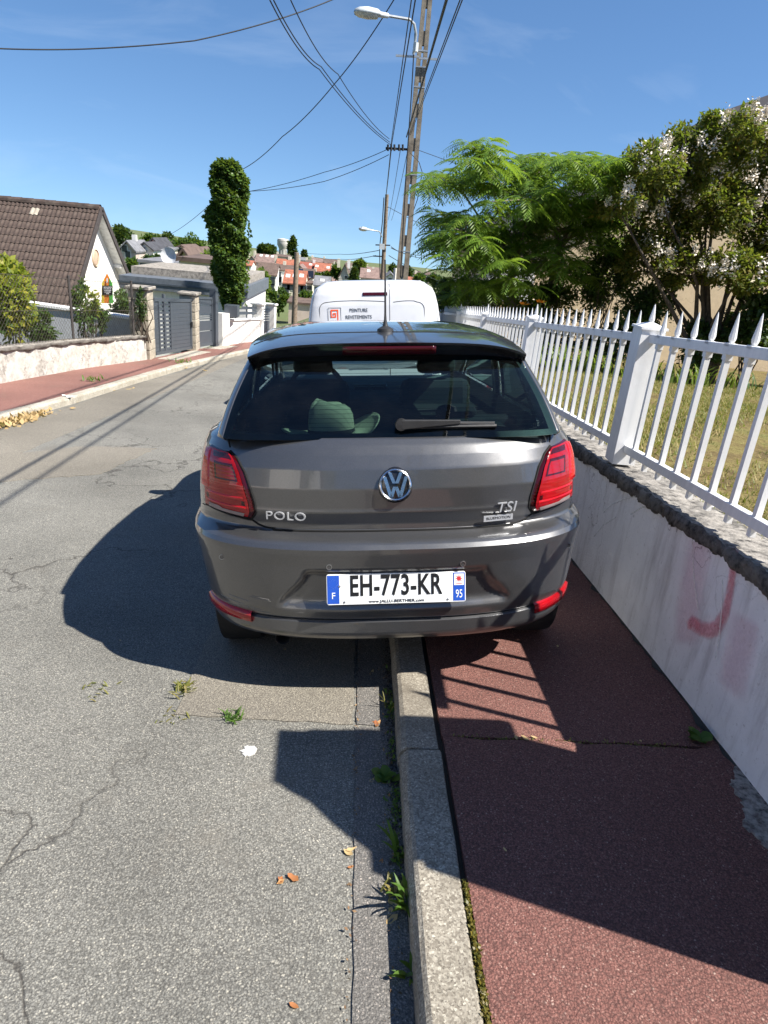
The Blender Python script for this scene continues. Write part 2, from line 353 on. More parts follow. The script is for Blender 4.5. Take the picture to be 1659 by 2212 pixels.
while y < 40: kerb_stone(kr, y+.004, y+.996, lambda q: .222, 1, kerb_prof, m_kerb); y += 1
kl = tag(bpy.data.objects.new('kerb_left', None), kind='structure'); C.objects.link(kl)
y = -3.
while y < 45: kerb_stone(kl, y+.005, y+.995, LK, -1, kerb_prof, m_kerb2); y += 1

# ------------------------------------------------------------------ right pavement (two pours, open joint) and left pavement
def slab(name, x0f, x1f, y0, y1, h, mat, seed, nx=6, step=.5, jag=0.):
    r = random.Random(seed); n = max(2, int((y1-y0)/step)); rows = []
    for k in range(n+1):
        y = y0+(y1-y0)*k/n; row = []
        for i in range(nx+1):
            x = x0f(y)+(x1f(y)-x0f(y))*i/nx; yy2 = y+(r.uniform(-jag, jag) if k in (0, n) else 0); row.append((x, yy2, G(x, yy2)+h))
        rows.append(row)
    mb = MB().grid(rows)
    lo = [(p[0], p[1], p[2]-.06) for p in rows[0]]; hi = [(p[0], p[1], p[2]-.06) for p in rows[-1]]; L = [(r_[0][0], r_[0][1], r_[0][2]-.06) for r_ in rows]
    mb.grid([rows[0], lo]); mb.grid([rows[-1], hi]); mb.grid([[r_[0] for r_ in rows], L])
    return build(name, mb, mat)
pv = slab('pavement_right', lambda y: .371, lambda y: 1.40, 1.905, 45, .099, m_red, 3, nx=16, jag=.006); tag(pv, kind='structure')
p2 = slab('pavement_right_near', lambda y: .374, lambda y: 1.40, -8, 1.893, .101, m_red, 4, nx=16, jag=.009); tag(p2, kind='structure')
struct('pavement_bed', MB().grid([[(x, y, G(x, y)+.078) for x in (.34, .9, 1.42)] for y in np.arange(-8, 46, 2)]), m_soil)
pl = slab('pavement_left', lambda y: LW(y)-.05, lambda y: LK(y)-.14, -40, 60, .098, m_redold, 6, nx=8, step=1.0); tag(pl, kind='structure')
dl = sheet('driveway_apron', [(-4.5, 14.9), (-4.42, 17.8), (-3.95, 17.6), (-4.1, 14.9)], .103, m_kerb2, pl, .02, 7)
sheet('driveway_apron', [(-4.35, 18.7), (-4.2, 20.4), (-3.75, 20.2), (-3.95, 18.7)], .103, m_kerb2, pl, .02, 8)
m_mould = M('black_mould', (.035, .035, .03), .95, var=.5, bump=.6, bs=120)
mb = MB(); r = random.Random(5); rows = []
for k in range(90):
    y = .3+k*.06; w = .004+.03*r.random()**3; rows.append([(1.384-w, y, G(1.38, y)+.1025), (1.392, y, G(1.38, y)+.106), (1.392, y, G(1.38, y)+.112+.035*r.random()**2)])
build('wall_foot_dirt', mb.grid(rows), m_mould, pv)
# rough patch of old concrete at the wall foot
m_oldcon = M('old_concrete', (.30, .275, .24), .95, var=.55, vs_=45, bump=.9, bs=90, dirt=(.10, .055, .05), ds=20)
tag(sheet('concrete_patch', [(1.27, 1.20), (1.24, 1.32), (1.275, 1.42), (1.255, 1.52), (1.30, 1.60), (1.31, 1.70), (1.355, 1.76), (1.385, 1.80), (1.385, 1.15), (1.31, 1.14)], .1045, m_oldcon, None, .007, 9, .012), 'rough grey concrete patch on the red pavement at the foot of the white wall', 'concrete patch')
# moss between kerb and red pavement
n = 2600; cy_ = RNG.uniform(.5, 1.28, n); cx_ = .366+RNG.normal(0, .005, n)*(1.6-cy_); hh = RNG.uniform(.086, .104, n)
cen = np.stack([cx_, cy_, -SLOPE*cy_+CROSS*cx_+hh], 1); v, q = leaves(RNG, cen, .009, .7, 1.)
tag(npmesh('moss', v, q, leafmat('moss', (.10, .075, .01), (.16, .125, .02), (.09, .10, .02), .2), kind='stuff'), 'yellow green moss in the gap between kerb and red pavement', 'moss')

# ------------------------------------------------------------------ lawn behind the fence
LH = .74
def lawnz(x, y): return G(min(x, 3), y)+LH+.02*math.sin(x*2.1+y)*math.sin(y*1.7)
struct('lawn', MB().grid([[(x, y, lawnz(x, y)) for x in np.linspace(1.60, 16, 40)] for y in np.linspace(-9, 42, 120)]), m_lawn, smooth='all')
def blades(n, x0, x1, y0, y1, hmin, hmax, seed):
    g = np.random.default_rng(seed); x = g.uniform(x0, x1, n); y = y0+(y1-y0)*g.uniform(0, 1, n)**1.25
    z = -SLOPE*y+CROSS*np.minimum(x, 3)+LH+.02*np.sin(x*2.1+y)*np.sin(y*1.7)
    pat = np.sin(x*1.9+2*np.sin(y*.8))+np.sin(y*2.3+1.5*np.sin(x*1.1))+.9*np.sin(x*4.7-y*3.1); keep = pat > g.uniform(-2.6, .9, n); x, y, z = x[keep], y[keep], z[keep]; n = len(x)
    clump = .5+.5*np.sin(x*5.3+np.sin(y*4.1)*2)*np.sin(y*6.1+np.sin(x*3.3)*2); h = hmin+(hmax-hmin)*g.uniform(0, 1, n)*(.35+.65*clump)
    a = g.uniform(0, 2*np.pi, n); lean = g.uniform(.2, 1.3, n)*h; w = .0035+.0035*g.uniform(0, 1, n)
    b = np.stack([x, y, z-.004], 1); s = np.stack([np.cos(a), np.sin(a), 0*a], 1)*w[:, None]; l = np.stack([-np.sin(a)*lean, np.cos(a)*lean, h], 1)
    v = np.stack([b-s, b+s, b+l], 1).reshape(-1, 3); return v, np.arange(3*n).reshape(n, 3)
v, q = blades(170000, 1.62, 8.5, 1.2, 10.4, .014, .065, 11)
m_grass = leafmat('grass_blade', (.36, .27, .10), (.22, .20, .055), (.12, .17, .04), .3, .6)
tag(npmesh('grass', v, q, m_grass, kind='stuff'), 'short sun-dried lawn grass behind the white picket fence', 'grass')
v, q = blades(5000, 1.60, 1.72, .5, 10.4, .03, .11, 12)
tag(npmesh('edge_grass', v, q, m_grass, kind='stuff'), 'taller grass along the inner edge of the garden wall under the fence rail', 'grass')
# ------------------------------------------------------------------ garden wall with rough coping
def rendermat(name, base, lo, dark, streak=.5):
    t = NT(name); co = t.co(); x, y, z = t.sep()[:3]
    c = t.ramp(t.noise(9, 7, .7), [(.3, lo), (.7, base)])
    sv = t.n('ShaderNodeMapping', {'Vector': co, 'Scale': (5, 5, .8)}).outputs[0]
    st = t.ramp(t.noise(2.2, 7, .7, vec=sv), [(.5, (0, 0, 0)), (.74, (streak,)*3)]); c = t.mix(st, c, dark)
    sp = t.ramp(t.noise(55, 4, .7), [(.60, (0, 0, 0)), (.72, (.5, .5, .5))]); c = t.mix(sp, c, dark)
    wob = t.n('ShaderNodeVectorMath', {0: co, 1: t.n('ShaderNodeTexNoise', {'Vector': co, 'Scale': 4., 'Detail': 6}).outputs['Color']}, operation='ADD').outputs[0]
    ck = t.math('MULTIPLY', t.ramp(t.vor(.9, 'Distance', 'DISTANCE_TO_EDGE', wob), [(0., (1, 1, 1)), (.007, (0, 0, 0))]), t.ramp(t.noise(.8, 3, .5), [(.45, (0, 0, 0)), (.6, (.8, .8, .8))])); c = t.mix(ck, c, tuple(x*.45 for x in dark))
    t.bsdf(Base_Color=c, Roughness=.93, Specular_IOR_Level=.2, Normal=t.bump(t.noise(85, 6, .75), .7, .008)); return t.m
m_rwall = rendermat('white_render', (.88, .88, .90), (.78, .78, .80), (.38, .36, .36), .6)
m_cope = M('weathered_mortar', (.26, .24, .215), .95, var=.6, vs_=24, bump=.9, bs=70, dirt=(.035, .034, .032), ds=5)
m_copedark = M('dark_mossy_mortar', (.10, .094, .087), .96, var=.65, vs_=30, bump=1., bs=110, dirt=(.22, .205, .185), ds=10)
gw = thing('garden_wall', 'low white rendered garden wall with dark crumbling coping below the picket fence', 'wall', (1.4, 1.7, G(1.4, 1.7)+.1))
Y0, Y1 = 1.53, 40.
rows = []
ya = np.arange(Y0, Y1+.01, .35)
for z in (0., .35, .70):
    rows.append([(1.386+.004*math.sin(y*3+z*5), y, G(1.386, y)+.03+z*1.06) for y in ya])
mb = MB().grid(rows)
mb.grid([rows[-1], [(1.64, y, G(1.386, y)+.03+.742) for y in ya]]); mb.grid([[(1.64, y, G(1.386, y)+.03) for y in ya], [(1.64, y, G(1.386, y)+.772) for y in ya]])
mb.add([(1.386, Y0, G(1.386, Y0)+.03), (1.64, Y0, G(1.386, Y0)+.03), (1.64, Y0, G(1.386, Y0)+.772), (1.386, Y0, G(1.386, Y0)+.772)], [(0, 1, 2, 3)])
build('wall_body', mb, m_rwall, gw, smooth=True)
# coping: broken lumps on the street edge, flatter mortar top
def coping(parent, xf, y0, y1, ztop, side, depth, seed, m_top, m_edge, step=.03, over=.045, thick=.075, amp=1.):
    g = np.random.default_rng(seed); n = int((y1-y0)/step)
    def smooth(a, k):
        ker = np.ones(k)/k; return np.convolve(np.pad(a, k, mode='edge'), ker, 'same')[k:-k]
    k1 = max(2, int(.30/step)); k2 = max(2, int(.09/step)); big = smooth(smooth(g.normal(size=n+1), k1), k1); big *= .55*amp/(big.std()+1e-9); mid = smooth(g.normal(size=n+1), k2); mid *= .5*amp/(mid.std()+1e-9)
    rowj = [smooth(g.normal(size=n+1), max(2, int(.05/step)))*2.2 for _ in range(12)]
    prof = [(0., -1.), (-.5, -.95), (-.95, -.65), (-1., -.25), (-.8, .02), (-.4, .10), (0., .12), (1.2, .10), (2.6, .06), (3.6, 0), (3.6, -.5)]
    rows = []
    for k in range(n+1):
        y = y0+(y1-y0)*k/n; r = []
        for i, (a, b) in enumerate(prof):
            j = .0022*amp; jj = rowj[i][k]*(.006 if i in (1, 2, 3, 4) else .0035)*amp
            o = over*(1+.45*big[k]+.3*mid[k]); th = thick*(1+.25*big[k])
            x = xf(y)+side*(a*o if a < 0 else a*depth/3.6)+g.normal(0, j)+jj; z = G(xf(y), y)+ztop-.01+b*th+(g.normal(0, j)+jj*.8 if i > 0 else 0)
            r.append((x, y+g.normal(0, .15*step), z))
        rows.append(r)
    mi = len(prof)
    e = MB().grid([r[:6] for r in rows]); t_ = MB().grid([r[5:] for r in rows])
    return build('coping_edge', e, m_edge, parent, smooth='all'), build('coping_top', t_, m_top, parent, smooth='all')
coping(gw, lambda y: 1.392, Y0, 14., .785, 1, .255, 3, m_cope, m_copedark, step=.014, over=.022, thick=.062, amp=.55)
coping(gw, lambda y: 1.392, 14., Y1, .785, 1, .255, 4, m_cope, m_copedark, step=.2)
# spray marks and scratches on the wall face
def spray(name, col, a=.6):
    t = NT(name); g = t.n('ShaderNodeTexCoord').outputs['UV']; sx, sy, _ = t.n('ShaderNodeSeparateXYZ', {'Vector': g}).outputs
    e = t.math('MULTIPLY', sx, t.math('SUBTRACT', 1., sx)); f = t.math('MULTIPLY', sy, t.math('SUBTRACT', 1., sy))
    al = t.math('MULTIPLY', t.math('MINIMUM', t.math('MULTIPLY', e, 4.6), 1.), t.math('MINIMUM', t.math('MULTIPLY', f, 12.), 1.))
    al = t.math('MULTIPLY', al, t.math('MULTIPLY', t.noise(60, 4, .7), a*2))
    d = t.n('ShaderNodeBsdfDiffuse', {'Color': col}); tr = t.n('ShaderNodeBsdfTransparent')
    t.surf(t.n('ShaderNodeMixShader', {0: al, 1: tr.outputs[0], 2: d.outputs[0]}).outputs[0]); return t.m
def ribbon(name, pts, w, mat, parent, x=1.3825):
    """painted stroke on the wall face: pts (y, z above road)"""
    vs_, fs, uv = [], [], []; P = [np.array(p, float) for p in pts]; n = len(P)
    for i, p in enumerate(P):
        d = P[min(i+1, n-1)]-P[max(i-1, 0)]; d /= np.linalg.norm(d); s = np.array([-d[1], d[0]])*(w[i] if hasattr(w, '__len__') else w)/2
        for k, sg in enumerate((-1, 1)):
            q = p+s*sg; vs_.append((x, q[0], G(x, q[0])+q[1])); uv.append((k, i/(n-1)))
    fs = [(2*i, 2*i+1, 2*i+3, 2*i+2) for i in range(n-1)]
    o = build(name, MB().add(vs_, fs), mat, parent, fix=False); me = o.data; l = me.uv_layers.new(name='UVMap')
    for lp in me.loops: l.data[lp.index].uv = uv[lp.vertex_index]
    return o
m_pink = spray('pink_spray', (.75, .07, .12), .40); m_pink2 = spray('pale_pink_spray', (.72, .16, .28), .15); m_scr = spray('pale_scratch', (.8, .8, .78), .75)
o = ribbon('spray_stroke', [(2.18, .80), (2.15, .70), (2.13, .62), (2.12, .55), (2.14, .48), (2.18, .44), (2.24, .42), (2.31, .41), (2.34, .38)], [.05, .055, .06, .07, .08, .08, .075, .07, .04], m_pink, gw); o['label'] = 'red spray paint stroke on the white wall'
ribbon('spray_stroke', [(2.42, .78), (2.40, .6), (2.36, .42), (2.3, .3)], .22, m_pink2, gw, 1.3835)
ribbon('spray_stroke', [(2.0, .6), (1.98, .45), (1.96, .3)], .2, m_pink2, gw, 1.3835)
for a in ([(2.50, .76), (2.44, .66), (2.36, .55), (2.28, .47)], [(2.20, .66), (2.15, .56), (2.11, .45), (2.09, .36)], [(3.05, .74), (3.2, .68), (3.35, .60), (3.44, .52)], [(2.85, .73), (2.98, .70), (3.1, .62)], [(3.25, .56), (3.4, .46), (3.5, .35)]):
    ribbon('scratch', a, .009, m_scr, gw, 1.382)

# ------------------------------------------------------------------ picket fence
t = NT('white_pvc'); gn = t.noise(30, 4, .6, vec=t.map(scale=(1, 1, .04))); c = t.ramp(gn, [(.3, (.70, .71, .72)), (.6, (.80, .80, .80))])
c = t.mix(t.ramp(t.noise(4, 7, .7), [(.48, (0, 0, 0)), (.78, (.55, .55, .55))]), c, (.46, .44, .42)); t.bsdf(Base_Color=c, Roughness=.42, Normal=t.bump(gn, .12, .004)); m_pvc = t.m
fence = thing('picket_fence', 'white picket fence with spear tips standing on the garden wall', 'fence', (1.5, 3.67, G(1.5, 3.67)+.80))
FX_ = 1.452; posts = [3.55+2.487*k for k in range(-1, 12)]
def mesh_local(name, mb):
    me = bpy.data.meshes.new(name); me.from_pydata(mb.v, [], mb.f); bm = bmesh.new(); bm.from_mesh(me); bmesh.ops.recalc_face_normals(bm, faces=bm.faces); bm.to_mesh(me); bm.free(); return me
mb = MB(); w = .0185
mb.box((-.0115, -.0115, .0), (.0115, .0115, .60)); mb.box((-.015, -.015, .60), (.015, .015, .66))
for z0, z1, a, b in ((.655, .666, .018, .018),): mb.box((-a, -a, z0), (a, a, z1))
prof = [(.009, .668), (.0135, .678), (.0152, .688), (.0045, .77), (.001, .785)]
mb.lathe([(0.0005, .668)]+prof+[(0.0002, .783)], n=8); me_pick = mesh_local('picket', mb); me_pick.materials.append(m_pvc)
mb = MB().box((-.0165, -.0165, 0), (.0165, .0165, .03)); 
pk0 = None; picks = []
for a, b in zip(posts[:-1], posts[1:]):
    for k in range(1, 15):
        picks.append(a+(b-a)*k/15)
for y in sorted(picks):
    if y < 1.57: continue
    o = bpy.data.objects.new('picket', me_pick); C.objects.link(o); o.parent = fence; o.location = (FX_-1.5, y-3.67, G(FX_, y)+.825-(G(1.5, 3.67)+.80))
mbp = MB().box((-.062, -.062, 0), (.062, .062, .72)); me_post = mesh_local('post', mbp); me_post.materials.append(m_pvc)
mbc = MB().box((-.07, -.07, .72), (.07, .07, .732)); mbc.hexa([(-.06, -.06, .732), (.06, -.06, .732), (.06, .06, .732), (-.06, .06, .732), (-.012, -.012, .752), (.012, -.012, .752), (.012, .012, .752), (-.012, .012, .752)])
mbc.lathe([(.001, .745), (.010, .750), (.0145, .758), (.0155, .768), (.0045, .832), (.0005, .842)], n=8); me_cap = mesh_local('post_cap', mbc); me_cap.materials.append(m_pvc)
for y in posts:
    if y < 1.6: continue
    o = bpy.data.objects.new('post', me_post); C.objects.link(o); o.parent = fence; o.location = (FX_-1.5, y-3.67, G(FX_, y)+.80-(G(1.5, 3.67)+.80))
    cp = bpy.data.objects.new('post_cap', me_cap); C.objects.link(cp); cp.parent = o
for a, b in zip(posts[:-1], posts[1:]):
    a2 = max(a, 1.66)
    for h, th in ((1.47, .044), (.885, .044)):
        build('rail', MB().beam((FX_, a2+(.062 if a2 == a else 0), G(FX_, a2+.062)+h), (FX_, b-.062, G(FX_, b-.062)+h), .036, th), m_pvc, fence, bev=.004)
# gate pillar at the end of the wall (just outside the picture, its shadow crosses the pavement)
m_pillar = rendermat('pillar_render', (.60, .58, .55), (.5, .48, .45), (.3, .28, .26), .3)
gp = thing('gate_pillar', 'broad rendered gate pillar with stepped cap at the near end of the garden wall', 'pillar', (1.6, 1.2, G(1.6, 1.2)+.1))
g0 = G(1.5, 1.2)+.05
build('pillar_shaft', MB().box((1.39, .87, g0), (1.80, 1.47, g0+1.53)), m_pillar, gp, bev=.01)
q = MB(); z = g0+1.53
q.box((1.37, .89, z), (1.82, 1.545, z+.05)); z += .049; rw2 = random.Random(6)
q.grid([[(x, y+rw2.uniform(-.012, .012), z+h) for x, y in ((1.40, ya2), (1.79, ya2), (1.79, yb2), (1.40, yb2))] for h, ya2, yb2 in ((0, .93, 1.53), (.09, .985, 1.51), (.18, 1.02, 1.475), (.27, 1.07, 1.45), (.36, 1.10, 1.405), (.43, 1.115, 1.39))], close=True)
q.add([(1.40, 1.11, z+.43), (1.79, 1.11, z+.43), (1.79, 1.395, z+.43), (1.40, 1.395, z+.43)], [(0, 1, 2, 3)])
build('pillar_cap', q, m_cope, gp, bev=.008)
# ------------------------------------------------------------------ parked hatchback
def carpaint(name, col, metal=.75, rough=.34):
    t = NT(name); fl = t.vor(900, 'Color'); v = t.n('ShaderNodeSeparateColor', {'Color': fl}).outputs[0]
    c = t.ramp(v, [(0, tuple(x*.86 for x in col)), (1, tuple(x*1.16 for x in col))])
    dust = t.ramp(t.noise(7, 8, .72), [(.48, (0, 0, 0)), (.78, (.30, .30, .30))]); z = t.sep()[2]
    low = t.ramp(z, [(.25, (.75, .75, .75)), (.62, (.10, .10, .10))])
    c = t.mix(t.mix(1, dust, low, 'SCREEN') if False else t.math('MULTIPLY', dust, .55), c, (.17, .165, .158))
    rg = t.math('ADD', rough, t.math('MULTIPLY', dust, .25)); cr = t.math('ADD', .025, t.math('MULTIPLY', dust, .22))
    t.bsdf(Base_Color=c, Metallic=metal, Roughness=rg, Coat_Weight=1., Coat_Roughness=cr, Coat_IOR=1.5); return t.m
m_paint = carpaint('grey_brown_metallic', (.122, .122, .125))
m_blackg = M('gloss_black', (.012, .012, .013), .12, var=.1, bump=0, coat=.5)
m_black = M('black_plastic', (.022, .022, .023), .5, var=.2, bump=.1)
m_gap = M('panel_gap_black', (.004, .004, .004), .9, bump=0)
m_int = M('dark_fabric', (.022, .024, .028), .9, var=.3, bump=.3, bs=200)
m_int2 = M('grey_plastic_interior', (.14, .15, .155), .6, bump=.1)
m_chrome = M('chrome', (.78, .79, .82), .16, 1., var=.03, bump=0)
m_silver = M('satin_silver', (.62, .63, .65), .3, .55, var=.03, bump=0)
m_tyre = M('rubber', (.012, .012, .012), .85, bump=.3)
m_rim = M('alloy', (.42, .43, .44), .3, .9, bump=0)
def redlens(name, col, tr=.35):
    t = NT(name); c = t.ramp(t.noise(14, 3, .5), [(.3, tuple(x*.7 for x in col)), (.7, col)])
    b = t.n('ShaderNodeBsdfPrincipled', {'Base Color': c, 'Roughness': .13, 'Coat Weight': .45, 'Coat Roughness': .02, 'Specular IOR Level': .4})
    wv = t.n('ShaderNodeTexWave', {'Vector': t.co(), 'Scale': 22., 'Distortion': .6}, bands_direction='Z').outputs['Fac']
    t.set(b.inputs['Normal'], t.bump(wv, .12, .003)); t.surf(b.outputs[0]); return t.m
m_lens = redlens('red_lens', (.33, .003, .007)); m_lensd = redlens('dark_red_lens', (.05, .0015, .003)); m_lensp = redlens('smoked_lens', (.26, .20, .20)); m_lensb = redlens('bright_red_lens', (.52, .005, .008))
def glass(name, tint, f0=1.45, dust=.05):
    t = NT(name); tr = t.n('ShaderNodeBsdfTransparent', {'Color': tint}); gl = t.n('ShaderNodeBsdfGlossy', {'Color': (.95, .97, 1.), 'Roughness': .01})
    fr = t.n('ShaderNodeFresnel', {'IOR': f0}).outputs[0]; m1 = t.n('ShaderNodeMixShader', {0: fr, 1: tr.outputs[0], 2: gl.outputs[0]})
    df = t.n('ShaderNodeBsdfDiffuse', {'Color': (.35, .36, .36)}); dn = t.math('MULTIPLY', t.ramp(t.noise(5, 7, .7), [(.42, (.1, .1, .1)), (.75, (1, 1, 1))]), dust)
    t.surf(t.n('ShaderNodeMixShader', {0: dn, 1: m1.outputs[0], 2: df.outputs[0]}).outputs[0]); return t.m
m_glass_r = glass('tinted_rear_glass', (.36, .53, .505), 1.45, .010); m_glass_s = glass('privacy_side_glass', (.26, .36, .34), 1.45, .02); m_glass = glass('clear_car_glass', (.50, .66, .62), 1.45, .02)

car = thing('parked_car', 'dark grey brown hatchback parked with its right wheels on the red pavement', 'car', (0, 0, 0))
def _rot(yaw, pitch, roll): return Matrix.Rotation(yaw, 4, 'Z')@Matrix.Rotation(pitch, 4, 'X')@Matrix.Rotation(roll, 4, 'Y')
CARM = Matrix.Translation((.2242, 2.1734, -.1485))@_rot(math.radians(2.044), math.radians(-5.52), math.radians(-4.863))
car.matrix_world = CARM
TZ = [.238, .245, .255, .268, .287, .302, .345, .353, .362, .40, .50, .58, .63, .652, .668, .682, .692, .70, .72, .772, .785, .86, .93, .98, 1.01, 1.035]
TY = [.22, .12, .06, .035, .022, .018, .018, .032, .022, .012, .0, -.008, -.016, -.018, -.004, .045, .075, .082, .082, .060, .062, .058, .072, .095, .115, .142]
TW = [.70, .735, .755, .767, .774, .777, .782, .781, .785, .790, .80, .81, .815, .816, .815, .812, .81, .81, .808, .80, .80, .79, .782, .768, .752, .71]
NN, DD = 2.8, .55
def smst(a, b, x): t = min(1, max(0, (x-a)/(b-a))); return t*t*(3-2*t)
def surf(x, z, off=0.):
    """rear skin of the lower body: y for a given x, z (car space)"""
    y0 = np.interp(z, TZ, TY); W = np.interp(z, TZ, TW); q = min(abs(x)/W, .9995)
    y = y0+DD*(1-(1-q**NN)**(1/NN))
    # plate recess in the bumper
    if .385 < z < .60:
        hw = .455-.10*smst(.40, .56, z); e = smst(hw, hw-.035, abs(x)) if False else 1-smst(hw-.035, hw, abs(x))
        y += .024*e*smst(.392, .44, z)*(1-smst(.545, .572, z))
    return y-off
def spt(x, z, off=0.):
    e = 1e-3; p = np.array([x, surf(x, z), z]); dx = np.array([e, surf(x+e, z)-p[1], 0])/e; dz = np.array([0, surf(x, z+e)-p[1], e])/e
    n = np.cross(dx, dz); n /= np.linalg.norm(n)
    if n[1] > 0: n = -n
    return p+n*off
qs = list(np.linspace(0, .80, 56)); th0 = math.asin(.80**(NN/2)); qs += [math.sin(t)**(2/NN) for t in np.linspace(th0, math.pi/2, 22)[1:]]
zl = sorted(set([round(z, 4) for z in np.arange(.2405, 1.036, .0125)]+TZ))
FL = 3.93
def ring(z):
    W = float(np.interp(z, TZ, TW)); y0 = float(np.interp(z, TZ, TY)); h = []
    for q in qs: h.append((W*q, surf(W*min(q, .9995), z) if q < .9995 else y0+DD))
    ys0 = y0+DD
    for k in range(1, 26): h.append((W, ys0+(3.30-ys0)*k/25))
    fr = FL-.10*smst(.62, 1.0, z)-.06*smst(.35, .2, z)
    for t in np.linspace(0, math.pi/2, 18)[1:]: h.append((W*math.cos(t)**(2/2.6), 3.30+(fr-3.30)*math.sin(t)**(2/2.6)))
    pts = [(x, y) for x, y in h]+[(-x, y) for x, y in reversed(h[1:-1])]
    out = []
    for x, y in pts:
        zz = z
        if y > 2.95: zz = z-(z-.2)*.30*smst(2.95, 3.95, y)*smst(.5, 1.0, z)
        out.append((x, y, zz))
    return out
rings = [ring(z) for z in zl]; m = len(rings[0]); mb = MB().grid(rings, close=True)
top = rings[-1]; cx, cyy = 0, 1.9
ins = [(x*.93, cyy+(y-cyy)*.965, z-.004) for x, y, z in top]; low = [(x*.92, cyy+(y-cyy)*.955, min(z, .95)-.005 if z > .9 else z-.03) for x, y, z in top]
mb.grid([top, ins], close=True); mb.grid([ins, low], close=True, mi=1)
o0 = len(mb.v)
mb.add(low, [tuple(range(m))], 1); mb.add(rings[0], [tuple(range(m-1, -1, -1))], 1)
body = build('body', mb, [m_paint, m_int], car, smooth=35, local=True)
bm = bmesh.new(); bm.from_mesh(body.data); bmesh.ops.remove_doubles(bm, verts=bm.verts, dist=1e-5); bmesh.ops.recalc_face_normals(bm, faces=bm.faces); bm.to_mesh(body.data); bm.free()
cut = MB()
for yw in (.66, 3.13):
    for s in (-1, 1): cut.lathe([(.0, s*.52), (.345, s*.52), (.345, s*1.0), (.0, s*1.0)], (0, yw, .30), 'x', 40)
me_c = mesh_local('arch_cut', cut); bmc = bmesh.new(); bmc.from_mesh(me_c); bmesh.ops.remove_doubles(bmc, verts=bmc.verts, dist=1e-4); bmesh.ops.recalc_face_normals(bmc, faces=bmc.faces); bmc.to_mesh(me_c); bmc.free(); me_c.materials.append(m_black)
cutter = bpy.data.objects.new('arch_cut', me_c); C.objects.link(cutter)
bo = body.modifiers.new('arches', 'BOOLEAN'); bo.object = cutter; bo.operation = 'DIFFERENCE'; bo.solver = 'EXACT'
dg = bpy.context.evaluated_depsgraph_get(); cutter.parent = None
# the cutter lives in car space: evaluate with the body at the origin, then keep the result
body.parent = None; dg = bpy.context.evaluated_depsgraph_get(); dg.update(); me2 = bpy.data.meshes.new_from_object(body.evaluated_get(dg)); body.modifiers.clear(); body.data = me2; body.parent = car
bpy.data.objects.remove(cutter)
ORIG[body.as_pointer()] = np.zeros(3)
def cpart(name, mb, mat, parent=None, **k): return build(name, mb, mat, parent or car, local=True, **k)

# greenhouse: pillars, rear window, side windows, windscreen
def ze(y): return float(np.interp(y, [.2, .45, .8, 1.4, 2.0, 2.4], [1.315, 1.325, 1.362, 1.392, 1.378, 1.34]))
def gh(k, q=None, y=None, part='rear'):
    W = .675-.118*k+.014*math.sin(math.pi*k); y0 = .150+.300*k-.018*math.sin(math.pi*k); n, D = 5., .25
    if part == 'rear':
        yy = y0+D*(1-(1-min(q, 1)**n)**(1/n)) if q < 1 else y0+D; x = W*q
    elif part == 'side': yy = y; x = W
    else:
        yF = 3.08-.98*k; t = q; x = W*math.cos(t)**(2/4.); yy = yF-.30+.30*math.sin(t)**(2/4.)
    return x, yy, 1.03+k*(ze(yy)-1.03)
ks = list(np.linspace(0, 1, 21))
def strip(cols, side):      # cols: list of (part, value)
    rows = []
    for k in ks:
        r = []
        for p, v in cols:
            x, y, z = gh(k, v, v, p) if p != 'sidef' else gh(k, None, (.40+.30*k)+(v)*((2.78-.98*k)-(.40+.30*k)), 'side'); r.append((side*x, y, z))
        rows.append(r)
    return rows
GQ = .945; ca = [('rear', q) for q in np.linspace(-GQ, GQ, 49)]
def rearpt(q, k, off=0.):
    x, y, z = gh(k, abs(q), None, 'rear'); x = math.copysign(x, q); n = np.array([math.copysign(.25*abs(q)**6, q), -.70, .55]); n /= np.linalg.norm(n); return np.array([x, y, z])+n*off
def glass_rows(q0, q1, k0, k1, nq, nk, off): return [[rearpt(q, k, off) for q in np.linspace(q0, q1, nq)] for k in np.linspace(k0, k1, nk)]
KT = .955
rw = cpart('rear_window', MB().grid(glass_rows(-GQ, GQ, .0, KT, 49, 15, 0.)), m_glass_r, smooth='all')
fr = MB()
for a in ((-GQ, GQ, 0, .07, 49, 3), (-GQ, GQ, .90, KT, 49, 3), (-GQ, -.90, .07, .90, 3, 12), (.90, GQ, .07, .90, 3, 12)): fr.grid(glass_rows(*a, -.002))
cpart('window_border', fr, m_black, rw, smooth='all')
hl = MB()
for k in np.linspace(.14, .86, 15): hl.tube([rearpt(q, k, -.0016) for q in np.linspace(-.88, .88, 25)], .0006, 4)
cpart('heating_lines', hl, m_gap, rw)
for s in (-1, 1):
    pil = MB()
    pil.grid(strip([('rear', q) for q in np.linspace(GQ+.004, 1, 6)]+[('sidef', f) for f in (.02, .06, .10)], s))
    for p_, m_ in ((pil, m_paint), (MB().grid(strip([('sidef', f) for f in (.40, .43, .455)], s)), m_blackg), (MB().grid(strip([('sidef', f) for f in (.93, .97, 1.)]+[('front', t) for t in (.05, .15, .28)], s)), m_paint)): cpart('window_pillar', p_, m_, smooth='all').modifiers.new('s', 'SOLIDIFY').thickness = .02
for s in (-1, 1):
    for a, b in ((.105, .395), (.46, .925)): cpart('side_window', MB().grid(strip([('sidef', f) for f in np.linspace(a, b, 8)], s)), m_glass_s if a < .3 else m_glass, smooth='all')
rows = []
for k in ks:
    h = [gh(k, t, None, 'front') for t in np.linspace(.285, math.pi/2, 14)]; rows.append(h+[(-x, y, z) for x, y, z in reversed(h[:-1])])
cpart('windscreen', MB().grid(rows), m_glass, smooth='all')
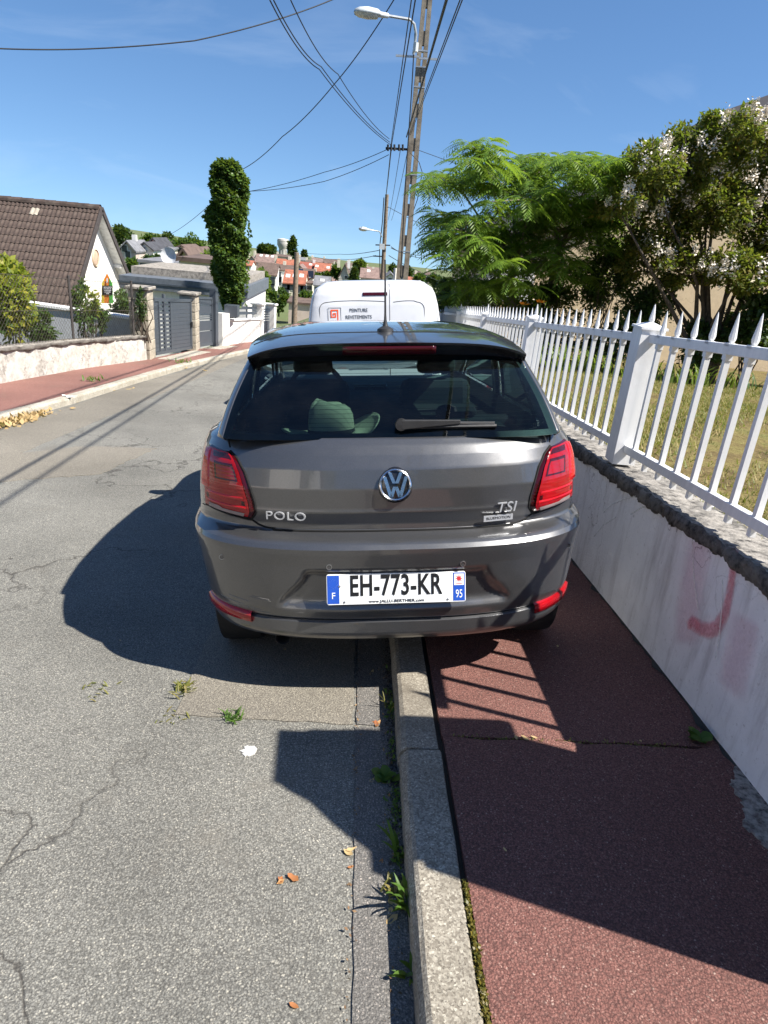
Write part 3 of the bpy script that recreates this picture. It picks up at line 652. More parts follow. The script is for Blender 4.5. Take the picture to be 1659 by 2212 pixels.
# roof and spoiler
zc = np.poly1d(np.polyfit([.37, .48, .64, .9, 1.3, 1.7, 2.1, 2.25], [1.366, 1.381, 1.399, 1.417, 1.430, 1.424, 1.396, 1.372], 4))
def rw_(y): return float(np.interp(y, [.33, .45, .8, 1.4, 2.25], [.538, .562, .588, .592, .570]))
def roofpt(q, v, off=0.):
    y = .372+.06*abs(q)**5+(2.2-(.372+.06*abs(q)**5))*v; w = rw_(y); return (q*w, y, float(zc(y))-.014*q*q-.050*abs(q)**6+off)
qr = np.linspace(-1, 1, 51)
rows = [[roofpt(q, v) for q in qr] for v in [0, .004, .012, .025, .05]+list(np.linspace(.09, 1, 26))]
rear_lip = [[(x, y+.004, z-.006) for x, y, z in rows[0]], [(x, y+.014, z-.010) for x, y, z in rows[0]]]
side = MB().grid(list(reversed(rear_lip))+rows)
for s in (0, -1): side.grid([[r[s] for r in rows], [(r[s][0]*.985, r[s][1], r[s][2]-.03) for r in rows]])
roof = cpart('roof', side, m_paint, smooth=50)
gl = MB()   # seam across the roof
gl.tube([np.array(roofpt(q, .135, .0003)) for q in np.linspace(-.97, .97, 40)], .0022, 6); cpart('roof_seam', gl, m_gap, roof)
sp = []
for a, b in ((.010, -.009), (.022, -.020), (.040, -.038), (.075, -.060)): sp.append([(x*.992, y+a+.004, z+b) for x, y, z in rows[0]])
spo = cpart('spoiler', MB().grid(sp), m_blackg, smooth='all')
bl = []
for a, b in ((.008, -.014), (.012, -.026), (.026, -.042)):
    bl.append([(x*.335*.992, .372+a-.001, float(zc(.372))+b) for x in np.linspace(-.55, .55, 17)])
lm = MB().grid(bl); lm2 = lm; cpart('high_brake_light', MB().grid([[(x, y-.006, z) for x, y, z in r] for r in bl]), m_lensd, smooth='all').modifiers.new('s', 'SOLIDIFY').thickness = .006
# bonnet
cpart('bonnet', MB().grid([[(q*.66, y, .975-.16*smst(2.9, 3.9, y)-.05*q*q+.01) for q in np.linspace(-1, 1, 13)] for y in np.linspace(2.85, 3.80, 10)]), m_paint, smooth='all')
# panel gaps
def gap(pts, r=.0026, name='panel_gap', n=None):
    P = [np.array(p) for p in pts]; out = []
    for a, b in zip(P[:-1], P[1:]):
        k = max(2, int(np.linalg.norm(b-a)/.02))
        for i in range(k): out.append(a+(b-a)*i/k)
    out.append(P[-1]); cpart(name, MB().tube([spt(x, z, .0) for x, z in out], r, 6), m_gap)
hatch = [(.545, .735), (.53, .715), (.505, .70)] 
def arc(cx, cz, r, a0, a1, n=8): return [(cx+r*math.cos(math.radians(a)), cz+r*math.sin(math.radians(a))) for a in np.linspace(a0, a1, n)]
for s in (-1, 1):
    gap([(s*.548, .735), (s*.535, .722), (s*.515, .709), (s*.49, .701), (s*.45, .697)], .004)
gap([(x, .695) for x in np.linspace(-.46, .46, 24)], .0045)
for s in (-1, 1): gap([(s*.618, .990), (s*.626, 1.005), (s*.632, 1.028)], .0035)
gap([(x, .3535) for x in np.linspace(-.54, .54, 50)], .0022, 'bumper_groove')
for s in (-1, 1): gap([(s*.70, .752), (s*.74, .742), (s*.765, .735)], .002)
# tail lamps
def lamp(s):
    inner = [(0, .618, .990), (.12, .588, .968), (.30, .560, .925), (.52, .541, .868), (.72, .527, .815), (.86, .523, .778), (.93, .533, .757), (1., .548, .738)]
    outer = [(0, .705, 1.0), (.12, .720, .975), (.30, .734, .925), (.52, .742, .870), (.72, .745, .822), (.86, .745, .793), (.93, .744, .778), (1., .738, .763)]
    def P(a, b, off):
        xi, zi = np.interp(b, [p[0] for p in inner], [p[1] for p in inner]), np.interp(b, [p[0] for p in inner], [p[2] for p in inner])
        xo, zo = np.interp(b, [p[0] for p in outer], [p[1] for p in outer]), np.interp(b, [p[0] for p in outer], [p[2] for p in outer])
        x = xi+(xo-xi)*a; z = zi+(zo-zi)*a; p = spt(x, min(z, 1.034)-.012, off); p[0] *= s; return p
    def patch(a0, a1, b0, b1, na, nb, off, dome=0.):
        r = []
        for b in np.linspace(b0, b1, nb):
            row = []
            for a in np.linspace(a0, a1, na):
                e = min((a-a0)/(a1-a0), (a1-a)/(a1-a0))*2; e2 = min((b-b0)/(b1-b0), (b1-b)/(b1-b0))*2
                row.append(P(a, b, off+dome*min(1, 3.2*min(e, e2))**.6 if min(e, e2) > 0 else off))
            r.append(row)
        return r
    L = cpart('tail_lamp', MB().grid(patch(-.02, 1.04, 0, 1, 26, 30, -.004, .020)), m_lensd, smooth='all')
    cpart('lens', MB().grid(patch(.07, .90, .05, .925, 24, 26, .0155, .003)), m_lens, L, smooth='all')
    cpart('lens_bar', MB().grid(patch(.12, .84, .655, .70, 16, 4, .0185, .003)), m_lensb, L, smooth='all')
    cpart('lens_bar', MB().grid(patch(.11, .86, .80, .845, 16, 4, .0185, .003)), m_lensb, L, smooth='all')
    cpart('lens_bar', MB().grid(patch(.74, .97, .08, .62, 8, 14, .0175, .004)), m_lensb, L, smooth='all')
    cpart('lens_shade', MB().grid(patch(.12, .84, .715, .785, 16, 4, .0182)), m_lensd, L, smooth='all'); cpart('lens_shade', MB().grid(patch(.12, .66, .08, .17, 12, 4, .0182)), m_lensd, L, smooth='all')
    fr = MB()
    for a in ((.14, .62, .225, .25, 14, 3), (.14, .62, .43, .455, 14, 3), (.14, .175, .25, .43, 3, 8), (.585, .62, .25, .43, 3, 8)): fr.grid(patch(*a, .0195))
    cpart('lens_frame', fr, m_lensd, L)
    cpart('inner_reflector', MB().grid(patch(.175, .585, .25, .43, 12, 8, .0192)), m_lensp if False else m_lens, L)
    cpart('reversing_lens', MB().grid(patch(.14, .80, .872, .925, 16, 4, .0188, .002)), m_lensp, L, smooth='all')
    e = []
    for b in np.linspace(0, 1, 24): e.append(P(-.02, b, .001))
    for a in np.linspace(-.02, 1.0, 14)[1:]: e.append(P(a, 1, .001))
    cpart('lamp_seal', MB().tube(e, .0045, 6), m_gap, L)
    # bumper reflector
    rr = [[spt(x*1., z+.015*(abs(x)-.55), .012 if 0 < i < 3 else -.002)*np.array([s, 1, 1]) for x in np.linspace(.555, .752, 16)] for i, z in enumerate((.322, .326, .362, .367))]
    cpart('bumper_reflector', MB().grid(rr), m_lens, smooth='all')
for s in (-1, 1): lamp(s)
# parking sensors, exhaust, scratches
for x in (-.248, .248, -.66, .70):
    p = spt(x, .585, .001); a = MB().lathe([(.0, -.001), (.008, -.002), (.0085, .001)], p, 'y', 16); c_ = cpart('parking_sensor', a, m_paint)
    cpart('sensor_ring', MB().lathe([(.0085, -.003), (.0105, -.003), (.0105, .002), (.0085, .002), (.0085, -.003)], p, 'y', 20), m_rim, c_)
ex = cpart('exhaust', MB().lathe([(.034, .50), (.034, .105), (.031, .10), (.028, .105), (.028, .35), (.001, .35)], (-.44, 0, .252), 'y', 24), m_gap, smooth=True)
m_scratch = M('scuffed_paint', (.25, .24, .23), .6, bump=0, var=.3)
rg = random.Random(4)
for i in range(9):
    x0 = -.70+rg.uniform(0, .16); z0 = .40+rg.uniform(-.03, .05); L_ = rg.uniform(.02, .11)
    cpart('paint_scratch', MB().tube([spt(x0+L_*t, z0-.03*L_*t*10*.3, .0006) for t in np.linspace(0, 1, 6)], .0008*rg.uniform(.5, 1), 4), m_scratch)
for i in range(0):
    x0 = rg.uniform(-.6, .6); z0 = rg.uniform(.56, .66); L_ = rg.uniform(.01, .05); cpart('paint_scratch', MB().tube([spt(x0+L_*t, z0+.004*t, .0006) for t in np.linspace(0, 1, 4)], .0008, 4), m_scratch)
# wheels
def wheel(parent, x, y, s):
    w = cpart('wheel', MB().lathe([(.20, -.09), (.27, -.095), (.298, -.085), (.302, -.05), (.302, .05), (.298, .085), (.27, .095), (.20, .09)], (x, y, .302), 'x', 36), m_tyre, parent, smooth=True)
    r = MB().lathe([(.005, s*.06), (.06, s*.075), (.19, s*.07), (.205, s*.09), (.205, -s*.05), (.005, -s*.05)], (x, y, .302), 'x', 36); cpart('rim', r, m_rim, w, smooth=30); return w
for y_ in (.66, 3.13):
    for s in (-1, 1): wheel(car, s*.665, y_, s)
cpart('wheel_well', MB().box((-.60, .55, .36), (.60, 3.4, .6)).box((-.5, .3, .25), (.5, 3.4, .36)), m_black)
for s in (-1, 1):
    mr = MB().hexa([(s*.70, 2.50, .98), (s*.88, 2.48, .97), (s*.88, 2.58, .98), (s*.70, 2.62, .99), (s*.71, 2.50, 1.06), (s*.87, 2.48, 1.08), (s*.87, 2.57, 1.08), (s*.71, 2.60, 1.06)]); cpart('wing_mirror', mr, m_paint, bev=.02)
# antenna and wiper
ab = np.array(roofpt(0, (.64-.372)/(2.2-.372)))
an = cpart('antenna', MB().lathe([(.036, -.004), (.034, .010), (.024, .016), (.012, .022), (.006, .045), (.0045, .075), (.0038, .20), (.0032, .285), (.0005, .286)], ab, 'z', 16), m_black, smooth=30)
an.rotation_euler = (0, 0, 0)
pv_ = rearpt(.045, .13, .02); tip = rearpt(.50, .125, .016)
wp = cpart('wiper', MB().lathe([(.0, -.012), (.022, -.010), (.024, .0), (.018, .012), (.0, .014)], pv_, 'y', 18), m_black, smooth=True)
mid = rearpt(.38, .15, .022); wv = MB(); pa, pb = pv_, mid
wv.hexa([pa+np.array(d) for d in ((0, -.012, -.018), (0, .012, -.018), (0, .012, .018), (0, -.012, .018))]+[pb+np.array(d) for d in ((0, -.006, -.008), (0, .006, -.008), (0, .006, .008), (0, -.006, .008))]); cpart('wiper_arm', wv, m_black, wp, bev=.003)
cpart('wiper_blade', MB().tube([rearpt(q, .118, .008) for q in np.linspace(.03, .585, 12)], .0075, 6), m_black, wp); cpart('wiper_tip', MB().beam(rearpt(.37, .145, .02), rearpt(.575, .14, .018), .006, .008), m_rim, wp)
# emblem: chrome ring with the two interlocked letters
bc = spt(0, .876, .003); ER = .060; tilt = Matrix.Translation(bc)@Matrix.Rotation(math.radians(-11), 4, 'X')
def onplate(mb, mtx): mb.v = [tuple(mtx@Vector(p)) for p in mb.v]; return mb
em = cpart('emblem', onplate(MB().lathe([(.001, -.004), (.052, -.004), (.056, -.001), (.0665, .006), (.066, .008)], (0, 0, 0), 'y', 40), tilt), m_blackg, smooth=True)
cpart('emblem_ring', onplate(MB().lathe([(.050, -.004), (.0515, -.010), (.055, -.012), (.0585, -.010), (.0600, -.003), (.050, -.003)], (0, 0, 0), 'y', 48), tilt), m_chrome, em, smooth=30)
def bar(x0, z0, x1, z1, w): return MB().beam((x0, -.007, z0), (x1, -.007, z1), .006, w, up=(0, 0, 1)) if False else MB().prism([(x0-w/2, z0), (x0+w/2, z0), (x1+w/2, z1), (x1-w/2, z1)], lambda a, b, t_: (a, t_, b), -.011, -.004)
lt = MB()
for s in (-1, 1):
    for a in (((s*.021, .0465), (s*.0045, .006)), ((s*.0395, .0305), (s*.0165, -.0455)), ((s*.0165, -.0455), (s*.0025, -.006))):
        b_ = bar(*a[0], *a[1], .0125); lt.add(b_.v, b_.f)
cpart('emblem_letters', onplate(lt, tilt), m_chrome, em)
def facing(p, rx=0., rz=0.): return Matrix.Translation(Vector(p))@Matrix.Rotation(rz, 4, 'Z')@Matrix.Rotation(math.radians(90)+rx, 4, 'X')
cpos = spt(-.405, .757, .007); lettering('model_lettering', 'POLO', .046, m_silver, car, facing(cpos, math.radians(3), math.radians(-13)), .0025, 1.25, space=1.08)
cpos = spt(.405, .762, .008); lettering('model_lettering', 'TSI', .056, m_silver, car, facing(cpos+np.array([.014, 0, .014]), math.radians(2), math.radians(13)), .0025, 1.15, shear=.18)
cpos = spt(.392, .736, .012); bdg = cpart('model_badge', onplate(MB().box((-.06, -.0115, -.002), (.06, .0115, .002)), facing(cpos, math.radians(2), math.radians(13))), m_silver)
lettering('badge_lettering', 'BLUEMOTION', .0145, m_gap, bdg, facing(cpos, math.radians(2), math.radians(13))@Matrix.Translation((0, 0, .0025)), .0004, 1.1)
# number plate
m_plate = M('plate_white', (.78, .79, .78), .35, var=.06, bump=0, vs_=4); m_blue = M('plate_blue', (.015, .075, .42), .35, bump=0, var=.08); m_ink = M('plate_black', (.008, .008, .008), .4, bump=0); m_redp = M('plate_red', (.5, .03, .04), .4, bump=0); m_lightp = M('plate_pale_blue', (.45, .60, .80), .5, bump=0)
PM = Matrix.Translation((0, -.006, .4955))@Matrix.Rotation(math.radians(90-13), 4, 'X')
def rrect(hw, hh, r, n=5): 
    o = []
    for cx_, cz_, a in ((hw-r, hh-r, 0), (-hw+r, hh-r, 90), (-hw+r, -hh+r, 180), (hw-r, -hh+r, 270)):
        o += [(cx_+r*math.cos(math.radians(a+k*90/n)), cz_+r*math.sin(math.radians(a+k*90/n))) for k in range(n+1)]
    return o
def flat(poly, z0, z1, mtx): return onplate(MB().prism(poly, lambda a, b, t_: (a, b, t_), z0, z1), mtx)
plate = cpart('number_plate', flat(rrect(.26, .0575, .008), -.012, 0, PM), m_plate, bev=.001)
def box2(x0, y0, x1, y1): return [(x0, y0), (x1, y0), (x1, y1), (x0, y1)]
cpart('plate_band', flat(box2(-.257, -.053, -.213, .053), .0002, .001, PM), m_blue, plate); cpart('plate_band', flat(box2(.213, -.053, .257, .053), .0002, .001, PM), m_blue, plate)
def pl(name, body, size, x, y, mat, xs, z=.0014, **k): return lettering(name, body, size, mat, plate, PM@Matrix.Translation((x, y, z)), .0005, xs, **k)
pl('plate_lettering', 'EH-773-KR', .108, -.003, .009, m_ink, .655, space=1.06, bold=.0022)
pl('plate_lettering', 'F', .034, -.235, -.024, m_plate, 1.); pl('plate_lettering', '95', .044, .235, -.028, m_plate, .62)
pl('plate_lettering', 'www.JALLU-BERTHIER.com', .0155, 0, -.047, m_ink, 1.15)
st = MB()
for k in range(12):
    a = math.radians(30*k); st.lathe([(0, 0), (.0022, 0), (.0022, .0012)], (-.235+.0155*math.cos(a), .022+.0155*math.sin(a), .0005), 'z', 5)
cpart('plate_stars', onplate(st, PM), m_lightp, plate)
cpart('plate_emblem', flat(box2(.2165, .006, .2535, .049), .0012, .0018, PM), m_plate, plate)
star = [((.0145 if i % 2 == 0 else .0065)*math.cos(math.radians(22.5*i)), (.0145 if i % 2 == 0 else .0065)*math.sin(math.radians(22.5*i))) for i in range(16)]
cpart('plate_emblem', flat([(a+.235, b+.031) for a, b in star], .002, .0026, PM), m_redp, plate); cpart('plate_emblem', flat(box2(.2245, .0105, .2455, .0125), .002, .0026, PM), m_redp, plate)
for x, y_ in ((-.195, -.048), (.192, -.047), (-.212, .012)): cpart('plate_screw', onplate(MB().lathe([(0, .003), (.004, .002), (.005, 0)], (x, y_, 0), 'z', 10), PM), m_rim, plate)
# interior
def cushion(x0, x1, y0, y1, z0, z1, lean=0.): return MB().hexa([(x0, y0, z0), (x1, y0, z0), (x1, y1, z0), (x0, y1, z0), (x0+.02, y0-lean, z1), (x1-.02, y0-lean, z1), (x1-.02, y1-lean, z1), (x0+.02, y1-lean, z1)])
for x in (-.36, .36):
    b = cpart('rear_seat', cushion(x-.33, x+.33, .92, 1.06, .80, .985, .03), m_int, bev=.04); cpart('headrest', cushion(x-.11, x+.11, .90, .97, .985, 1.045, .01), m_int, b, bev=.03)
    b = cpart('front_seat', cushion(x-.225, x+.225, 1.72, 1.84, .75, 1.09, .06), m_int, bev=.05); cpart('headrest', cushion(x-.12, x+.12, 1.66, 1.74, 1.12, 1.285, .015), m_int, b, bev=.04)
cpart('parcel_shelf', MB().box((-.56, .30, .955), (.56, .86, .97)), m_int, bev=.005)
da = MB(); da.grid([[(q*.62, y, z+(.03 if -.75 < q < -.35 else 0)*(1 if y < 2.7 else .4)) for q in np.linspace(-1, 1, 31)] for y, z in ((2.46, .80), (2.46, .93), (2.50, .985), (2.60, 1.005), (2.80, 1.00), (3.0, .985))]); dash = cpart('dashboard', da, m_int2, smooth=60)
cons = cpart('centre_console', MB().box((-.125, 2.42, .80), (.125, 2.50, .975)), m_int2, dash, bev=.02) if False else cpart('centre_console', MB().box((-.125, 2.42, .80), (.125, 2.50, .985)), m_int2, dash, bev=.02)
for s in (-1, 1): cpart('air_vent', MB().box((s*.062-.048, 2.412, .915), (s*.062+.048, 2.422, .965)), m_gap, cons) if False else cpart('air_vent', MB().box((s*.062-.048, 2.410, .915), (s*.062+.048, 2.4185, .967)), m_blackg, dash, bev=.006)
cpart('console_trim', MB().tube([(-.122, 2.41, .85), (-.122, 2.41, .955), (-.108, 2.41, .975), (.108, 2.41, .975), (.122, 2.41, .955), (.122, 2.41, .85)], .0045, 6), m_chrome, dash)
sw = MB(); sw.v = []; tor = []
for i in range(28):
    a = 2*math.pi*i/28; tor.append([(-.37+(.182+.016*math.cos(b))*math.cos(a), 2.30+.30*(.182+.016*math.cos(b))*math.sin(a)*1.+.016*math.sin(b), .94+(.182+.016*math.cos(b))*math.sin(a)) for b in np.linspace(0, 2*math.pi, 9)[:-1]])
sw.grid(tor+[tor[0]], close=True); sw.box((-.50, 2.30, .915), (-.24, 2.32, .955)); cpart('steering_wheel', sw, m_int, smooth=True)
cpart('mirror', MB().box((-.11, 2.12, 1.255), (.11, 2.14, 1.315)), m_black, bev=.01)
# felt hat on the parcel shelf
hat = thing('felt_hat', 'olive green felt hat with black band on the parcel shelf behind the rear window', 'hat', (0, 0, 0)); hat.matrix_world = CARM@Matrix.Translation((-.235, .395, .985))@Matrix.Rotation(math.radians(20), 4, 'Z')@Matrix.Diagonal((1.12, 1.0, 1.4, 1))
m_felt = M('green_felt', (.56, .50, .36), .95, var=.12, bump=.5, bs=300); m_band = M('hat_band', (.012, .012, .011), .7)
rows = []
for r, z in ((.182, .022), (.175, .016), (.135, .004), (.098, .008), (.086, .016)):
    rows.append([(r*1.0*math.cos(a), r*.86*math.sin(a), z+.026*(r/.18)**3*max(0, math.cos(a))**2+.012*(r/.155)**2*math.cos(2*a)) for a in np.linspace(0, 2*math.pi, 49)[:-1]])
hb = build('brim', MB().grid(rows, close=True), m_felt, hat, smooth='all', local=True); hb.modifiers.new('s', 'SOLIDIFY').thickness = .004
rows = []
for r, z in ((.086, .012), (.085, .045), (.081, .072), (.073, .092), (.056, .104), (.032, .097), (.008, .088)):
    rows.append([(r*math.cos(a), r*.82*math.sin(a)*(1-.12*max(0, -math.cos(a))*(z/.11)), z*(1+.20*max(0, -math.cos(a))*(z/.11))-(.022*math.exp(-(r*math.sin(a)/.022)**2) if z > .08 else 0)) for a in np.linspace(0, 2*math.pi, 41)[:-1]])
build('crown', MB().grid(rows, close=True), m_felt, hat, smooth='all', local=True)
build('band', MB().grid([[(r*math.cos(a), r*.82*math.sin(a), z) for a in np.linspace(0, 2*math.pi, 41)[:-1]] for r, z in ((.0875, .012), (.0885, .016), (.0872, .030), (.0858, .032))], close=True), m_band, hat, smooth='all', local=True)
# ------------------------------------------------------------------ white panel van ahead of the car
m_vanw = M('van_white', (.60, .61, .63), .32, var=.04, bump=0, coat=.8)
van = thing('panel_van', 'white painter\'s panel van parked ahead of the grey car', 'van', (0, 0, 0))
VANM = Matrix.Translation((.215, 9.0, G(.215, 9.0)+.03))@_rot(math.radians(0), math.radians(-5.2), math.radians(-5.6)); van.matrix_world = VANM
VZ = [.22, .30, .60, 1.0, 1.25, 1.50, 1.64, 1.72, 1.77]; VW = [.86, .885, .90, .90, .885, .85, .815, .775, .70]; VY = [.06, .02, .0, .0, .015, .05, .085, .12, .20]
def vring(z, n=6., D=.22):
    W = float(np.interp(z, VZ, VW)); y0 = float(np.interp(z, VZ, VY)); h = []
    for q in list(np.linspace(0, .86, 12))+[math.sin(t)**(2/n) for t in np.linspace(math.asin(.86**(n/2)), math.pi/2, 12)[1:]]: h.append((W*q, y0+D*(1-(1-min(q, 1)**n)**(1/n))))
    fr = 4.0-1.15*smst(1.0, 1.75, z)-.55*smst(.75, 1.0, z)
    for k in range(1, 8): h.append((W, y0+D+(fr-.5-y0-D)*k/7))
    for t in np.linspace(0, math.pi/2, 10)[1:]: h.append((W*math.cos(t)**(2/3.), fr-.5+.5*math.sin(t)**(2/3.)))
    return [(x, y, z) for x, y in h]+[(-x, y, z) for x, y in reversed(h[1:-1])]
zz = sorted(set(list(np.linspace(.22, 1.77, 40))+VZ)); rg_ = [vring(z) for z in zz]; mb = MB().grid(rg_, close=True); k = len(rg_[0])
for s, z in ((.97, 1.79), (.85, 1.812), (.6, 1.825), (.3, 1.83)): rg_.append([(x*s, 1.9+(y-1.9)*(s*.25+.75), z) for x, y, _ in rg_[len(zz)-1]])
mb = MB().grid(rg_, close=True); mb.add(rg_[-1], [tuple(range(k))]); mb.add(rg_[0], [tuple(range(k-1, -1, -1))])
def vpart(name, mb, mat, parent=None, **kk): return build(name, mb, mat, parent or van, local=True, **kk)
vb = vpart('body', mb, m_vanw, smooth=40)
def vs(x, z, off=0.):
    W = float(np.interp(z, VZ, VW)); y0 = float(np.interp(z, VZ, VY)); q = min(abs(x)/W, .999); return np.array([x, y0+.22*(1-(1-q**6)**(1/6))-off, z])
m_vgap = M('van_gap_grey', (.10, .10, .105), .8, bump=0)
def vgap(pts, r=.004, name='door_gap'): vpart(name, MB().tube([vs(x, z, .0) for x, z in pts], r, 6), m_vgap)
XS = .205
vgap([(XS+.006*0, z) for z in np.linspace(.45, 1.775, 30)], .0045)
for s in (-1, 1): vgap([(s*np.interp(z, VZ, VW)*.955, z) for z in np.linspace(.45, 1.72, 24)], .0035)
def panel(x0, x1, zb, zt, r=.09):   # pressed panel outline on a door: raised rim
    pts = [(x0, zb), (x0, zt-r)]+[(x0+r-r*math.cos(a), zt-r+r*math.sin(a)) for a in np.linspace(.2, math.pi/2, 6)]+[(x, zt+.018*math.sin(math.pi*(x-x0)/(x1-x0))) for x in np.linspace(x0+r, x1-r*.2, 8)[1:]]
    return pts
LP = panel(-.715, XS-.03, 1.0, 1.545); RP = [(2*XS-x+.0-(0), z) for x, z in panel(XS-.455, XS-.03, 1.0, 1.535)]
vgap(LP, .005, 'panel_edge'); vgap(RP, .005, 'panel_edge')
vpart('high_brake_light', MB().grid([[vs(x, z, o_) for x in np.linspace(-.145, .175, 14)] for z, o_ in ((1.622, -.002), (1.628, .012), (1.660, .012), (1.666, -.002))]), m_lensd, smooth=True)
def vface(x, z, off=.003, s=1.): p = vs(x, z, off); return Matrix.Translation(p)@Matrix.Rotation(math.radians(90-7), 4, 'X')
m_vtext = M('van_lettering_grey', (.09, .10, .11), .5, bump=0); m_orange = M('logo_orange', (.80, .09, .012), .4, bump=0, var=.05)
lettering('van_lettering', 'PEINTURE', .066, m_vtext, van, vface(-.205, 1.44), .001, .82); lettering('van_lettering', 'REVETEMENTS', .066, m_vtext, van, vface(-.205, 1.355), .001, .82)
lg = MB(); LMx = vface(-.52, 1.40, .003)
for b in ((-.05, .04, .05, .055), (-.05, -.045, -.036, .04), (-.036, -.045, .02, -.031), (.006, -.031, .02, .012), (-.02, -.002, .006, .012), (-.02, -.018, -.008, -.002), (.036, -.10, .05, .04)): lg.box((b[0], b[1], 0), (b[2], b[3], .002))
lo = vpart('van_logo', onplate(lg, LMx), m_orange)
fr = MB()
for b in ((-.085, .075, .085, .08), (-.085, -.14, -.08, .075), (.08, -.14, .085, .075)): fr.box((b[0], b[1], 0), (b[2], b[3], .001))
vpart('logo_frame', onplate(fr, LMx), m_vtext, lo)
for s in (-1, 1): vpart('tail_lamp', MB().grid([[vs(s*x, z, .012) for x in np.linspace(.79, .885, 6)] for z in np.linspace(.62, 1.15, 8)]), m_lens, smooth='all').modifiers.new('s', 'SOLIDIFY').thickness = .02
vpart('bumper', MB().grid([[vs(x, z, .07 if 0 < i < 3 else .0) for x in np.linspace(-.86, .86, 24)] for i, z in enumerate((.24, .28, .46, .50))]), m_black, smooth=True)
vp = vpart('number_plate', MB().box((-.27, -.035, .76), (.25, -.015, .87)), m_plate)
vpart('plate_band', MB().box((-.27, -.038, .762), (-.228, -.036, .868)), m_blue, vp); vpart('plate_band', MB().box((.208, -.038, .762), (.25, -.036, .868)), m_blue, vp)
lettering('plate_lettering', 'CV-888-NG', .10, m_ink, vp, Matrix.Translation((-.01, -.0365, .815))@Matrix.Rotation(math.radians(90), 4, 'X'), .0005, .66) if False else None
for s in (-1, 1):
    vpart('side_window', MB().grid([[(s*(float(np.interp(z, VZ, VW))+.003), y, z) for y in (2.05, 2.4, 2.9)] for z in (1.08, 1.25, 1.5)]), m_blackg)
for y_ in (.62, 3.25):
    for s in (-1, 1):
        w_ = wheel(car, s*.80, y_, s); w_.parent = van
for b_ in (-.62, .62): vpart('roof_bar_mount', MB().box((b_-.03, .55, 1.79), (b_+.03, .70, 1.818)), m_vanw, bev=.008)
# ------------------------------------------------------------------ poles, lamps and cables
m_conc = M('pole_concrete', (.25, .215, .165), .92, var=.3, vs_=5, bump=.5, bs=60, dirt=(.12, .10, .08), ds=3)
m_woodp = M('pole_wood', (.20, .155, .11), .9, var=.35, vs_=9, bump=.5, bs=50)
m_galv = M('galvanised', (.42, .44, .45), .45, .6, var=.15, bump=0)
m_lampg = M('lamp_grey', (.52, .55, .56), .4, bump=0); m_lampd = M('lamp_glass_frosted', (.55, .55, .50), .25, bump=0)
m_cab = M('cable_black', (.012, .013, .015), .6, bump=0)
px, pyy = 1.0, 23.; zb = G(px, pyy)+.1
pole = thing('concrete_pole', 'tall slotted concrete utility pole rising behind the white van', 'utility pole', (px, pyy, zb))
H = 11.6; lean = (.918-.868)*0
def pp(a, b, h):                               # a across, b deep
    t = h/H; w = .205-.075*t; d = .13-.04*t; return (px+a*w-.012*h*.0, pyy+b*d, zb+h)
mb = MB()
for s in (-1, 1): mb.hexa([pp(s, -1, 0), pp(s*.20, -1, 0), pp(s*.20, 1, 0), pp(s, 1, 0), pp(s, -1, H), pp(s*.20, -1, H), pp(s*.20, 1, H), pp(s, 1, H)])
build('pole_flanges', mb, m_conc, pole)
hh = 0.
while hh < H-.3:
    L_ = .34 if hh > 1 else .9
    build('pole_web', MB().hexa([pp(i*.21, j*.8, hh+a) for a in (0, L_) for i, j in ((-1, -1), (1, -1), (1, 1), (-1, 1))]), m_conc, pole); hh += L_+.56
m_strap = m_galv
for h in (3.1, 5.3, 7.6, 8.1, 8.5, 9.9):
    q = [pp(i*1.04, j*1.06, h+a) for a in (0, .035) for i, j in ((-1, -1), (1, -1), (1, 1), (-1, 1))]; build('steel_band', MB().hexa(q), m_galv, pole)
build('marker_tube', MB().tube([(px-.24, pyy-.12, zb), (px-.24, pyy-.12, zb+2.6)], .05, 10), M('marker_white', (.7, .68, .62), .6), pole, smooth=True)
A1 = at(845, 320, 22.85); A2 = at(893, 120, 22.85)
build('cross_arm', MB().beam(at(833, 320, 22.8), at(882, 323, 22.8), .06, .06), m_cab, pole)
build('cross_arm', MB().beam(at(855, 120, 22.8), at(905, 123, 22.8), .05, .05), m_galv, pole); build('cross_arm', MB().beam(at(905, 126, 22.8), at(944, 128, 22.8), .05, .05), m_galv, pole)
ins = MB()
for q_ in (838, 845, 852, 862, 870): ins.tube([at(q_, 326, 22.78), at(q_, 312, 22.78)], .035, 6)
build('insulators', ins, m_cab, pole)
def street_lamp(name, label, base, arm, head_c, head_d, L_, w_, parent_group=None):
    r_ = thing(name, label, 'street lamp', base)
    build('lamp_arm', MB().tube(arm, .03*w_, 8), m_galv, r_, smooth=True)
    d = np.array(head_d, float); d /= np.linalg.norm(d); up = np.array([0, 0, 1.]); s = np.cross(d, up); s /= np.linalg.norm(s); up = np.cross(s, d)
    def ring_(t, rw, rt, rbm): c_ = np.array(head_c)+d*L_*t; return [c_+s*rw*math.cos(a)+up*((rt if math.sin(a) > 0 else rbm)*math.sin(a)) for a in np.linspace(0, 2*math.pi, 17)[:-1]]
    prof = [(-.02, .03, .03, .03), (.0, .05, .05, .05), (.22, .06, .06, .05), (.32, .13, .10, .05), (.6, .17, .12, .06), (.85, .155, .10, .05), (.97, .09, .06, .03), (1., .02, .02, .01)]
    mb_ = MB().grid([ring_(t, a*w_, b*w_, c_*w_) for t, a, b, c_ in prof], close=True); build('lamp_head', mb_, m_lampg, r_, smooth='all')
    lb = MB().grid([ring_(t, a*w_*.8, .0, c_*w_*1.9) for t, a, b, c_ in prof[3:7]], close=True); build('lamp_glass', lb, m_lampd, r_, smooth='all'); return r_
